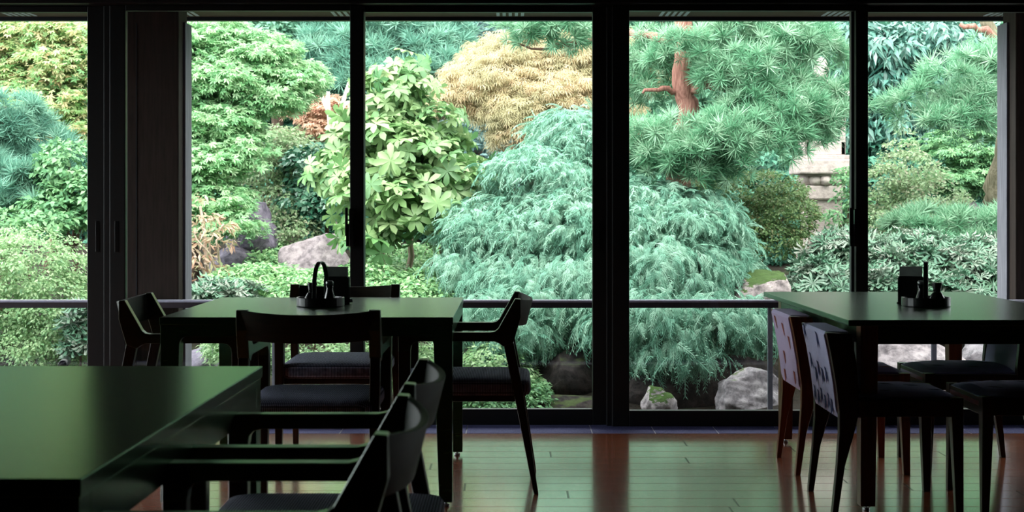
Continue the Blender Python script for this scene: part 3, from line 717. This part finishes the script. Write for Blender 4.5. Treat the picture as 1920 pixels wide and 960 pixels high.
# --- weeping conifer in the middle
p = plant('weeping_conifer', 'broad blue-green weeping conifer spreading behind the thick middle window post', 1130, 640, 12.9, 'tree')
HB = [(1075, 265, 13.2, 60, 55, .4), (1030, 345, 12.9, 100, 65, .5), (940, 430, 12.8, 95, 55, .45), (1065, 440, 12.5, 115, 75, .5), (1190, 420, 12.5, 110, 75, .5), (1290, 430, 12.4, 85, 65, .45), (1340, 490, 12.3, 60, 45, .35),
      (895, 510, 12.6, 75, 38, .4), (1010, 530, 12.3, 110, 50, .45), (1230, 510, 12.0, 120, 60, .5), (1120, 540, 12.0, 110, 60, .5), (1220, 610, 11.4, 125, 55, .35), (1350, 610, 11.4, 85, 50, .3),
      (1000, 595, 11.7, 80, 45, .3), (905, 595, 11.8, 60, 36, .3), (975, 640, 11.5, 45, 45, .2), (1260, 660, 11.2, 80, 30, .2)]
foliage(p, L['hemlock'], HB[:7], 8500, .21, 'sprayh', clump=.17, per=20, up=.9, out=.5, jit=.5, droop=.1, flat=.7, fill=.15)
foliage(p, L['hemlock'], HB[7:], 9000, .2, 'spray', clump=.15, per=20, up=1.0, out=.5, jit=.5, droop=.1, flat=.8, fill=.12, part='hanging_foliage')
stem(p, [root(1130, 12.9), (1120, 560, 12.9), (1090, 420, 13.0), (1070, 250, 13.2)], .09, .02, M['bark'])
for q in ([(1115, 540, 12.9), (1010, 480, 12.6), (930, 440, 12.6)], [(1110, 500, 12.9), (1220, 440, 12.5), (1300, 430, 12.3)], [(1120, 590, 12.8), (1230, 580, 12.0), (1330, 600, 11.7)], [(1120, 590, 12.8), (1010, 600, 12.2), (940, 640, 11.8)]):
    stem(p, q, .04, .012, M['bark'], 'branch', 6, .01)

# --- red pine across the right-hand panes
p = plant('red_pine', 'red-barked garden pine with long tufted branches in front of the stone lantern', 1285, 560, 13.2, 'tree')
PB = [(1270, 105, 13.5, 70, 24, .3), (1400, 85, 12.9, 110, 45, .4), (1400, 135, 12.6, 75, 36, .3), (1490, 98, 12.9, 75, 48, .35), (1215, 165, 13.4, 45, 50, .3), (1205, 105, 13.4, 45, 40, .3), (1290, 325, 12.4, 60, 22, .25), (1285, 100, 12.6, 50, 26, .15), (1455, 170, 12.8, 65, 30, .3), (1572, 190, 12.7, 34, 26, .2),
      (1450, 210, 12.5, 90, 34, .3), (1545, 224, 12.6, 50, 26, .25), (1400, 262, 12.3, 110, 34, .35), (1280, 272, 12.4, 90, 34, .35), (1210, 285, 12.6, 60, 48, .3), (1475, 248, 12.5, 70, 24, .3), (1330, 300, 12.3, 90, 26, .3), (1030, 70, 13.6, 60, 25, .25), (985, 62, 13.7, 40, 20, .2), (1090, 50, 13.5, 50, 20, .25)]
foliage(p, L['pine'], PB, 2100, .145, 'tuft', clump=.16, per=5, up=.5, out=.9, jit=.5, flat=.8, fill=.2)
stem(p, [root(1285, 13.2), (1280, 430, 13.2), (1268, 300, 13.1), (1292, 210, 12.95), (1280, 160, 12.95), (1282, 60, 12.95), (1290, -60, 12.95)], .11, .08, M['redbark'], 'trunk', 12, .012)
for q, r in (([(1285, 170, 12.95), (1240, 168, 12.85), (1205, 175, 12.8)], .035), ([(1290, 170, 12.95), (1320, 160, 12.8), (1345, 163, 12.7), (1380, 168, 12.7), (1450, 165, 12.7), (1520, 150, 12.9)], .045), ([(1282, 75, 12.95), (1230, 72, 13.1), (1180, 62, 13.3), (1110, 78, 13.6), (1040, 85, 13.7)], .055),
             ([(1110, 78, 13.6), (1060, 88, 13.7), (1000, 92, 13.7), (965, 78, 13.7)], .02), ([(1270, 240, 13.2), (1200, 238, 12.9), (1160, 245, 12.8)], .04), ([(1290, 215, 13.2), (1400, 250, 12.6), (1500, 250, 12.6)], .04)):
    stem(p, q, r, r*.35, M['redbark'], 'branch', 7, .012)

# --- right pine
p = plant('garden_pine', 'green tufted pine with a gnarled mossy trunk beside the right pillar', 1890, 470, 13.6, 'tree')
foliage(p, L['pine'], [(1740, 200, 13.2, 75, 34, .3), (1810, 150, 13.2, 80, 45, .35), (1850, 210, 13.1, 65, 50, .35), (1790, 230, 13.0, 70, 28, .25), (1870, 120, 13.4, 60, 40, .3), (1900, 180, 13.2, 60, 60, .35), (1940, 120, 13.3, 60, 60, .35)], 700, .145, 'tuft', clump=.16, per=5, up=.5, out=.9, jit=.45, flat=.55)
stem(p, [root(1890, 13.6), (1878, 400, 13.6), (1868, 350, 13.6), (1885, 290, 13.6), (1905, 200, 13.6), (1880, 90, 13.6), (1845, 30, 13.6)], .13, .06, M['mossbark'], 'trunk', 12, .02)
stem(p, [(1900, 200, 13.6), (1830, 190, 13.4), (1750, 200, 13.3)], .04, .012, M['bark'], 'branch', 7, .012)
stem(p, [(1888, 100, 13.6), (1850, 60, 13.5), (1800, 45, 13.5)], .05, .02, M['redbark'], 'branch', 7, .012)
p = plant('dwarf_pine', 'low spreading pine at the foot of the gnarled trunk on the right', 1790, 480, 13.2)
foliage(p, L['pine'], [(1740, 430, 13.2, 70, 34, .3), (1830, 440, 13.1, 75, 40, .3), (1790, 470, 12.9, 70, 30, .25), (1880, 430, 13.1, 40, 40, .25)], 420, .15, 'tuft', clump=.12, per=9, up=.8, out=.6, jit=.45)
stem(p, [root(1790, 13.2), (1790, 470, 13.2), (1740, 440, 13.2)], .04, .015, M['bark'])

# --- left pine
p = plant('garden_pine', 'blue-green pine at the far left edge above the clipped azalea', 10, 460, 13.4, 'tree')
foliage(p, L['bluepine'], [(10, 235, 13.4, 65, 60, .35), (55, 330, 13.1, 85, 36, .35), (10, 360, 13.0, 70, 40, .3), (70, 375, 12.9, 60, 30, .25), (100, 285, 13.4, 50, 24, .2), (-40, 300, 13.2, 60, 90, .4)], 1000, .15, 'tuft', clump=.12, per=9, up=.75, out=.7, jit=.45, flat=.6)
stem(p, [root(0, 13.4), (5, 400, 13.4), (-5, 300, 13.4), (10, 200, 13.4)], .08, .03, M['bark'], 'trunk', 10, .015)
stem(p, [(0, 330, 13.4), (60, 335, 13.2), (110, 345, 13.1)], .03, .01, M['bark'], 'branch', 6, .01)

# --- maples
p = plant('maple_tree', 'yellow-green maple with turning tips in the far left pane', 60, 420, 14.6, 'tree')
foliage(p, L['mapleyel'], [(60, 75, 14.6, 120, 40, .5), (120, 130, 14.4, 80, 34, .4), (40, 140, 14.6, 70, 30, .4), (110, 200, 14.2, 70, 34, .4), (70, 175, 14.4, 60, 30, .35), (150, 250, 14.2, 50, 30, .35), (200, 120, 14.6, 60, 80, .5), (-20, 100, 14.6, 60, 60, .4)], 15000, .066, 'palm', clump=.19, per=40, up=.9, out=.5, jit=.5, droop=.25, flat=.5, fill=.25)
stem(p, [root(90, 14.8), (120, 330, 14.8), (110, 220, 14.7), (60, 110, 14.7)], .06, .02, M['bark'], 'trunk', 8, .015)
stem(p, [(150, 255, 14.5), (110, 225, 14.4), (50, 210, 14.3), (10, 195, 14.3)], .022, .008, M['palebark'], 'branch', 6, .01)
stem(p, [(150, 170, 14.4), (80, 150, 14.2), (10, 130, 14.3)], .018, .006, M['palebark'], 'branch', 6, .01)
p = plant('maple_tree', 'bright green layered maple right of the left pillar', 370, 470, 14.8, 'tree')
foliage(p, L['maple'], [(390, 75, 14.8, 70, 42, .5), (470, 110, 14.8, 75, 45, .5), (400, 160, 14.5, 90, 45, .5), (490, 175, 14.7, 80, 45, .5), (400, 235, 14.4, 75, 40, .45), (450, 290, 14.4, 55, 40, .4), (385, 310, 14.2, 60, 40, .4), (540, 150, 14.9, 55, 40, .4), (400, 380, 14.1, 60, 36, .35), (425, 425, 14.0, 50, 30, .3), (330, 200, 14.6, 70, 160, .6), (270, 150, 14.6, 60, 120, .5)], 28000, .066, 'palm', clump=.19, per=40, up=.9, out=.5, jit=.5, droop=.25, flat=.5, fill=.25)
stem(p, [root(365, 14.8), (358, 380, 14.8), (372, 280, 14.8), (385, 150, 14.8), (392, 40, 14.8)], .06, .025, M['bark'], 'trunk', 8, .012)
stem(p, [(366, 320, 14.8), (420, 240, 14.6), (480, 150, 14.7)], .03, .01, M['bark'], 'branch', 6, .012)
stem(p, [(372, 360, 14.7), (420, 330, 14.3), (460, 325, 14.3)], .022, .008, M['bark'], 'branch', 6, .012)
p = plant('golden_maple', 'golden cut-leaf weeping maple behind the blue-green conifer', 1000, 420, 16.2, 'tree')
foliage(p, L['gold'], [(1010, 110, 16.2, 90, 45, .6), (930, 160, 16.0, 90, 50, .6), (1040, 190, 15.8, 90, 60, .6), (870, 195, 16.0, 55, 30, .45), (975, 220, 15.7, 70, 45, .5), (985, 270, 15.6, 45, 35, .4), (1080, 130, 16.2, 80, 60, .5), (1100, 220, 16, 80, 70, .5), (945, 105, 16.4, 60, 32, .4), (1180, 130, 16.4, 60, 60, .5)], 30000, .085, 'fine', clump=.22, per=50, up=.8, out=.6, jit=.45, droop=.6, flat=.55)
stem(p, [root(1010, 16.4), (1000, 330, 16.4), (1015, 230, 16.3), (990, 120, 16.2)], .08, .02, M['bark'], 'trunk', 8, .02)
stem(p, [(1008, 290, 16.3), (960, 290, 16.1), (930, 270, 16.0)], .03, .01, M['bark'], 'branch', 6, .01)
p = plant('red_maple', 'small red-leaved maple beside the crossed bamboo poles', 590, 360, 17.0, 'tree')
foliage(p, L['red'], [(612, 212, 16.6, 45, 34, .35), (560, 195, 16.6, 40, 30, .3), (590, 245, 16.5, 45, 22, .3)], 2200, .07, 'palm', clump=.15, per=40, up=.8, out=.4, jit=.4, droop=.4, flat=.4)
stem(p, [root(590, 17), (592, 300, 17), (600, 220, 17)], .03, .012, M['bark'])
for a, b, lab in (((594, 162, 15.9), (640, 262, 15.9), 'pale bamboo pole leaning left, one of three by the red maple'), ((657, 152, 15.9), (622, 252, 15.85), 'pale bamboo pole leaning right against the window stile, by the red maple'), ((614, 172, 16.0), (620, 262, 16.0), 'short upright pale bamboo pole between the two leaning ones')):
    A_, B_ = at(*a), at(*b); D_ = (B_-A_)/np.linalg.norm(B_-A_)
    gB = B_+D_*1.2
    m = MB(); pts = [A_+(gB-A_)*k/12 for k in range(13)]; m.tube([q-gB for q in pts], [.024*(1.12 if k % 3 == 0 else 1) for k in range(13)], 10)
    tag(m.build('bamboo_pole', M['bamboo'], loc=tuple(gB), smooth=True), lab, 'pole', 'bamboo poles')

# --- rhododendrons
p = plant('pale_rhododendron', 'tall pale yellow-green whorled rhododendron right of the thin window stile', 755, 540, 13.6)
foliage(p, L['rhodo'], [(745, 190, 13.6, 60, 45, .35), (700, 250, 13.5, 55, 55, .35), (800, 250, 13.5, 55, 60, .35), (750, 300, 13.3, 85, 60, .4), (830, 320, 13.3, 60, 65, .35), (700, 370, 13.2, 60, 60, .35), (790, 390, 13.1, 75, 55, .35), (850, 400, 13.2, 40, 50, .25), (700, 445, 13.1, 40, 35, .25), (650, 330, 13.5, 50, 60, .3), (745, 150, 13.6, 35, 26, .2)], 600, .135, 'whorl', clump=.2, per=3, up=.5, out=.7, jit=.5, flat=.9, fill=.4)
for q in ([root(735, 13.6), (715, 470, 13.5), (700, 430, 13.4), (690, 360, 13.4)], [root(755, 13.6), (770, 480, 13.5), (765, 400, 13.4), (770, 300, 13.5), (745, 190, 13.6)], [root(760, 13.6), (800, 500, 13.5), (830, 470, 13.4), (850, 420, 13.3)]):
    stem(p, q, .035, .014, M['palebark'], 'stem', 8, .01)
for k, (px, py, w, lab) in enumerate(((1572, 492, 52, 'grey-green rhododendron at the foot of the stone lantern'), (1690, 490, 75, 'grey-green rhododendron behind the condiment tray of the right-hand table'), (1820, 500, 85, 'grey-green long-leaved rhododendron next to the right pillar'))):
    p = plant('grey_rhododendron', lab, px, 600, 12.5, group='rhododendrons behind the right table')
    foliage(p, L['rhodo_grey'], [(px, py, 12.5, w, 40, .35), (px-20, py+50, 12.2, w*1.1, 45, .35), (px+25, py-25, 12.8, w*.7, 25, .3)], 420, .13, 'whorl_long', clump=.14, per=4, up=.9, out=.5, jit=.4, fill=.35)
    stem(p, [root(px, 12.5), (px, py+20, 12.5), (px+10, py-20, 12.5)], .025, .01, M['bark'], 'stem')
p = plant('long_leaf_plant', 'small grey long-leaved plant at the right edge of the clipped azalea, under the railing', 150, 640, 11.2)
foliage(p, L['rhodo_grey'], [(152, 600, 11.3, 26, 30, .12), (160, 640, 11.2, 30, 26, .12)], 40, .13, 'whorl_long', clump=.06, per=4, up=.8, out=.5, jit=.3)
stem(p, [root(150, 11.3), (152, 610, 11.3)], .012, .006, M['bark'], 'stem')
p = plant('long_leaf_plant', 'low blue-grey long-leaved plant under the withered shrub, behind the railing', 390, 590, 12.2)
foliage(p, L['rhodo_grey'], [(395, 560, 12.2, 55, 22, .25), (440, 555, 12.4, 45, 18, .2)], 110, .13, 'whorl_long', clump=.08, per=4, up=.8, out=.5, jit=.35)
stem(p, [root(395, 12.2), (395, 560, 12.2)], .012, .006, M['bark'], 'stem')

# --- shrubs
def shrub(name, label, px, Y, mat, blobs, n, size, tpl='oval', cat='shrub', group=None, bark='bark', **kw):
    p = plant(name, label, px, 0, Y, cat, group)
    foliage(p, mat, blobs, n, size, tpl, **kw)
    b = blobs[0]
    stem(p, [root(px, Y), (px+4, (ground_px(px, Y)+b[1])/2, Y), (b[0], b[1]-b[4]*.4, b[2])], .03, .012, M[bark], 'stem', 7, .012)
    for k, q in enumerate(blobs[1:4]):
        stem(p, [(px+4, (ground_px(px, Y)+b[1])/2, Y), (q[0], q[1], q[2])], .016, .006, M[bark], 'branch', 6, .012)
    return p
shrub('clipped_azalea', 'large rounded small-leaved azalea mound at the far left', 60, 11.8, L['azalea'], [(50, 540, 11.8, 125, 110, .6), (110, 600, 11.6, 75, 90, .4), (-40, 560, 11.8, 90, 120, .5), (60, 660, 11.4, 110, 34, .3)], 26000, .036, clump=.1, per=50, up=.6, out=.8, jit=.55)
shrub('broadleaf_shrub', 'leafy mid-green shrub between the left pine and the window post', 135, 12.9, L['mid'], [(130, 330, 12.9, 50, 60, .3), (110, 400, 12.7, 70, 30, .3), (170, 380, 12.8, 50, 60, .3), (60, 420, 12.5, 90, 22, .3)], 4500, .065, 'oval2', clump=.12, per=30)
shrub('pale_shrub', 'airy pale green shrub left of the dark camellia', 500, 16.0, L['pale'], [(500, 300, 16, 65, 60, .4), (535, 280, 16.2, 45, 35, .35), (480, 335, 15.8, 50, 40, .35), (560, 310, 15.9, 40, 50, .3), (520, 400, 15.5, 70, 45, .35), (545, 440, 15.2, 40, 30, .25)], 9500, .05, clump=.15, per=40, jit=.6, bark='palebark')
shrub('camellia', 'dark glossy camellia above the pale boulder', 610, 15.6, L['camellia'], [(600, 330, 15.6, 55, 55, .35), (620, 390, 15.4, 45, 40, .3), (580, 390, 15.4, 40, 35, .25)], 3200, .075, 'oval2', clump=.14, per=30)
shrub('withered_shrub', 'withered brown shrub with bare twisted stems right of the left pillar', 385, 13.2, L['dry'], [(375, 400, 13.2, 26, 34, .15), (400, 440, 13.1, 40, 34, .2), (368, 470, 13.1, 28, 34, .15), (390, 500, 13.0, 30, 20, .15)], 420, .085, 'lng', clump=.1, per=14, bark='palebark', jit=.8, droop=.5)
for q in ([root(420, 13.2), (408, 520, 13.1), (395, 480, 13.0), (365, 440, 13.0)], [root(415, 13.2), (412, 500, 13.1), (405, 450, 13.0), (420, 420, 13.0)], [root(420, 13.2), (380, 500, 13.0), (360, 470, 13.0)]):
    stem(bpy.data.objects['withered_shrub'], q, .018, .008, M['palebark'], 'branch', 6, .012)
covs = [(500, 482, 15.0, 50, 24, 'leafy ground cover between the purple-grey rock and the pale boulder'), (770, 492, 14.2, 100, 28, 'leafy ground cover behind the pale rhododendron stems'), (470, 530, 13.0, 70, 28, 'low leafy ground cover at the base of the left maple, behind the square table'), (590, 545, 12.8, 80, 38, 'leafy ground cover directly in front of the pale boulder'), (700, 535, 12.9, 70, 42, 'leafy ground cover at the feet of the pale rhododendron stems'), (800, 540, 12.8, 70, 30, 'leafy ground cover between the pale rhododendron and the weeping conifer')]
for px, py, Y, rx, ry, lab in covs:
    shrub('ground_cover', lab, px, Y, L['cover'], [(px, py, Y, rx, ry, .35), (px-15, py+25, Y-.3, rx*1.1, 30, .3), (px+20, py-10, Y+.3, rx*.9, ry*.7, .3)], 4200, .055, clump=.1, per=30, group='ground cover shrubs', up=.8)
lows = [(450, 650, 11.0, 55, 40, 'low leafy shrub under the left of the square table'), (590, 665, 11.0, 90, 45, 'low leafy shrub seen under the armchair backs at the square table'), (770, 680, 11.0, 70, 60, 'low leafy shrub seen between the right legs of the square table'), (900, 745, 10.9, 60, 26, 'low leafy shrub under the side-view armchair seat'), (930, 690, 11.3, 60, 40, 'dark leafy shrub under the drooping conifer tips'), (980, 740, 11.1, 35, 28, 'small leafy shrub beside the low dark mossy rock')]
for px, py, Y, rx, ry, lab in lows:
    shrub('low_shrub', lab, px, Y, L['azalea'] if py < 740 else L['mid'], [(px, py, Y, rx, ry, .3), (px+15, py+20, Y-.15, rx*.9, ry*.7, .25)], 2600, .042, clump=.09, per=30, group='low shrubs along the bank', up=.8)
shrub('round_bush', 'round yellow-green bush in front of the stone lantern shaft', 1410, 13.4, L['yewgold'], [(1420, 370, 13.5, 95, 45, .45), (1380, 420, 13.3, 60, 50, .35), (1460, 410, 13.2, 65, 55, .35), (1420, 455, 13.1, 80, 38, .35), (1350, 340, 13.5, 45, 22, .25)], 13000, .036, clump=.11, per=50, jit=.55)
shrub('airy_shrub', 'pale small-leaved shrub in front of the dark tree in the right pane', 1700, 14.4, L['pale'], [(1700, 330, 14.4, 55, 45, .35), (1660, 370, 14.3, 45, 60, .3), (1740, 380, 14.2, 60, 45, .35), (1700, 420, 14.0, 80, 35, .3), (1690, 280, 14.5, 18, 30, .1), (1640, 440, 13.8, 40, 40, .25)], 8000, .042, clump=.13, per=40, jit=.6, bark='palebark')
shrub('green_shrub', 'bright mid-green layered shrub left of the gnarled trunk', 1810, 15.4, L['mid'], [(1810, 300, 15.4, 75, 30, .4), (1780, 345, 15.2, 60, 25, .35), (1840, 340, 15.2, 60, 30, .35), (1760, 270, 15.5, 40, 18, .25), (1830, 250, 15.6, 60, 25, .3)], 6000, .06, 'palm', clump=.16, per=40, up=1.0, out=.4, jit=.4, flat=.35)
shrub('lantern_shrub', 'sprig of small-leaved shrub beside the lantern at the right window stile', 1585, 14.0, L['mid'], [(1590, 350, 14.0, 20, 35, .12), (1575, 420, 13.9, 22, 30, .12), (1600, 400, 14.0, 26, 40, .15)], 900, .05, clump=.1, per=20)
shrub('topiary_shrub', 'small dark clipped shrub between the pale rhododendron and the weeping conifer', 910, 16.4, L['yewgold'], [(910, 370, 16.4, 55, 40, .4), (890, 330, 16.5, 40, 20, .3), (860, 420, 15.8, 40, 40, .3)], 3200, .05, clump=.13, per=40)

# --- trees behind
def tree(name, label, px, Y, mat, blobs, n, size, tpl, group='trees at the back of the garden', **kw):
    p = plant(name, label, px, 0, Y, 'tree', group)
    foliage(p, mat, blobs, n, size, tpl, **kw)
    b = blobs[0]; stem(p, [root(px, Y), (px, b[1]+b[4]*.5, Y), (b[0], b[1]-b[4]*.5, Y)], .11, .04, M['bark'], 'trunk', 8, .02)
    return p
tree('dark_broadleaf_tree', 'dark drooping long-leaved tree in the upper right pane', 1690, 17.2, L['darkleaf'], [(1650, 130, 17.2, 90, 70, .7), (1740, 90, 17.3, 90, 50, .7), (1640, 220, 17.0, 80, 60, .6), (1720, 170, 17.1, 70, 50, .6), (1700, 270, 17.2, 110, 50, .6), (1590, 110, 17.4, 60, 80, .6), (1600, 320, 17.4, 60, 60, .5), (1830, 90, 17.6, 70, 60, .6), (1740, 330, 17.4, 80, 40, .5)], 12500, .17, 'lng', clump=.22, per=30, up=.6, out=.6, droop=.8, jit=.4)
tree('blue_pine', 'hazy blue-green pine between the bamboo poles and golden maple', 720, 19.0, L['bluepine'], [(640, 110, 19, 70, 50, .7), (720, 80, 19, 80, 45, .7), (790, 120, 18.8, 75, 50, .7), (700, 170, 18.8, 90, 45, .7), (830, 90, 19.2, 45, 45, .5), (610, 190, 19, 45, 40, .5), (770, 60, 19.3, 90, 40, .6), (640, 60, 19.3, 60, 40, .6)], 2300, .2, 'tuft2', clump=.2, per=9, up=.8, out=.7)
tree('back_evergreen', 'dark green evergreen behind the top of the bright green maple', 520, 19.5, L['far'], [(510, 70, 19.5, 70, 45, .8), (460, 50, 19.6, 80, 50, .8), (570, 90, 19.5, 50, 50, .6), (530, 150, 19.6, 80, 60, .7)], 5000, .11, 'oval2', clump=.22, per=35)
tree('back_conifer', 'dark conifer behind the yellow-green maple in the far left pane', 90, 18.0, L['dark_conifer'], [(90, 260, 18, 80, 70, .7), (160, 180, 18.2, 90, 90, .7), (20, 120, 18.4, 110, 90, .8), (220, 300, 18, 80, 100, .7), (100, 360, 17.5, 120, 50, .5)], 5000, .17, 'spray2', clump=.2, per=25, up=1)
tree('back_shrub_tree', 'blue-grey bush behind the pale rhododendron and below the golden maple', 900, 20.0, L['farblue'], [(900, 270, 20, 75, 45, .8), (950, 320, 19.6, 60, 40, .6), (860, 300, 19.8, 50, 50, .6), (1050, 330, 19.8, 120, 90, .8)], 5000, .1, 'oval2', clump=.22, per=35)
tree('back_tree', 'distant blue-grey wooded crown between blue pine and golden maple', 890, 24.0, L['farblue'], [(880, 70, 24, 80, 60, 1.2), (960, 60, 24, 80, 60, 1.2), (870, 160, 23.5, 80, 60, 1.0), (940, 180, 23.5, 90, 80, 1.0)], 5500, .13, 'oval2', clump=.3, per=35)
bk = [(330, 22.0, 'far', 'tall green tree hidden behind the bright green maple crown'), (700, 23.0, 'far', 'green tree behind the hazy blue pine'), (1120, 22.0, 'dark_conifer', 'dark tree behind the thick middle window post'), (1330, 21.0, 'far', 'green tree behind the red pine trunk'), (1500, 21.5, 'dark_conifer', 'dark tree behind the stone lantern roof'), (1720, 22.5, 'dark_conifer', 'dark tree behind the drooping long-leaved tree'), (1930, 21.0, 'far', 'green tree behind the right pillar'), (-60, 21.5, 'far', 'green tree beyond the far left pane'), (520, 21.0, 'dark_conifer', 'dark tree low behind the airy pale shrub'), (170, 22.0, 'dark_conifer', 'dark tree behind the left window post')]
for px, Y, k, lab in bk:
    tree('back_tree', lab, px, Y, L[k], [(px, 60, Y, 140, 90, 1.2), (px-70, 170, Y-.4, 110, 90, 1.0), (px+70, 180, Y-.3, 110, 90, 1.0), (px, 290, Y-.6, 140, 80, 1.0), (px+10, 380, Y-1, 150, 60, .8), (px, -60, Y+.3, 130, 80, 1)], 7500, .14, 'oval2', clump=.3, per=40, fill=.3)
# hedge-like undergrowth that closes the slope
ug = [(150, 17.5, 'dark evergreen undergrowth behind the left window post'), (480, 18.5, 'dark evergreen undergrowth behind the purple-grey rock'), (700, 17.0, 'dark evergreen undergrowth behind the pale rhododendron'), (1190, 16.0, 'dark evergreen undergrowth behind the weeping conifer'), (1400, 16.2, 'dark evergreen undergrowth behind the round bush'), (1620, 16.4, 'dark evergreen undergrowth beside the lantern shaft'), (1860, 17.0, 'dark evergreen undergrowth behind the gnarled trunk')]
for px, Y, lab in ug:
    shrub('undergrowth', lab, px, Y, L['dark_conifer'], [(px, 400, Y, 130, 80, .6), (px+50, 330, Y+.5, 100, 60, .6), (px-60, 340, Y+.4, 90, 60, .6), (px, 470, Y-.3, 140, 50, .5)], 4500, .1, 'oval2', clump=.2, per=35, group='undergrowth on the slope')
shrub('clipped_azalea', 'low azalea mound beyond the right pillar, past the frame edge', 2130, 12.2, L['azalea'], [(2130, 560, 12.2, 130, 90, .6), (2240, 600, 12.0, 90, 80, .5)], 14000, .036, clump=.1, per=50, up=.6, out=.8, jit=.55)
# drain pipe at the foot of the azalea
m = MB().lathe([(.034, 0), (.034, .3), (.026, .3), (.026, .05), (.001, .05)], n=18)
pp = m.build('drain_pipe', M['black'], loc=tuple(at(125, 676, 10.9)), smooth=True); pp.rotation_euler = (PI/2, 0, math.radians(12)); tag(pp, 'short black pipe end sticking out below the clipped azalea', 'pipe')
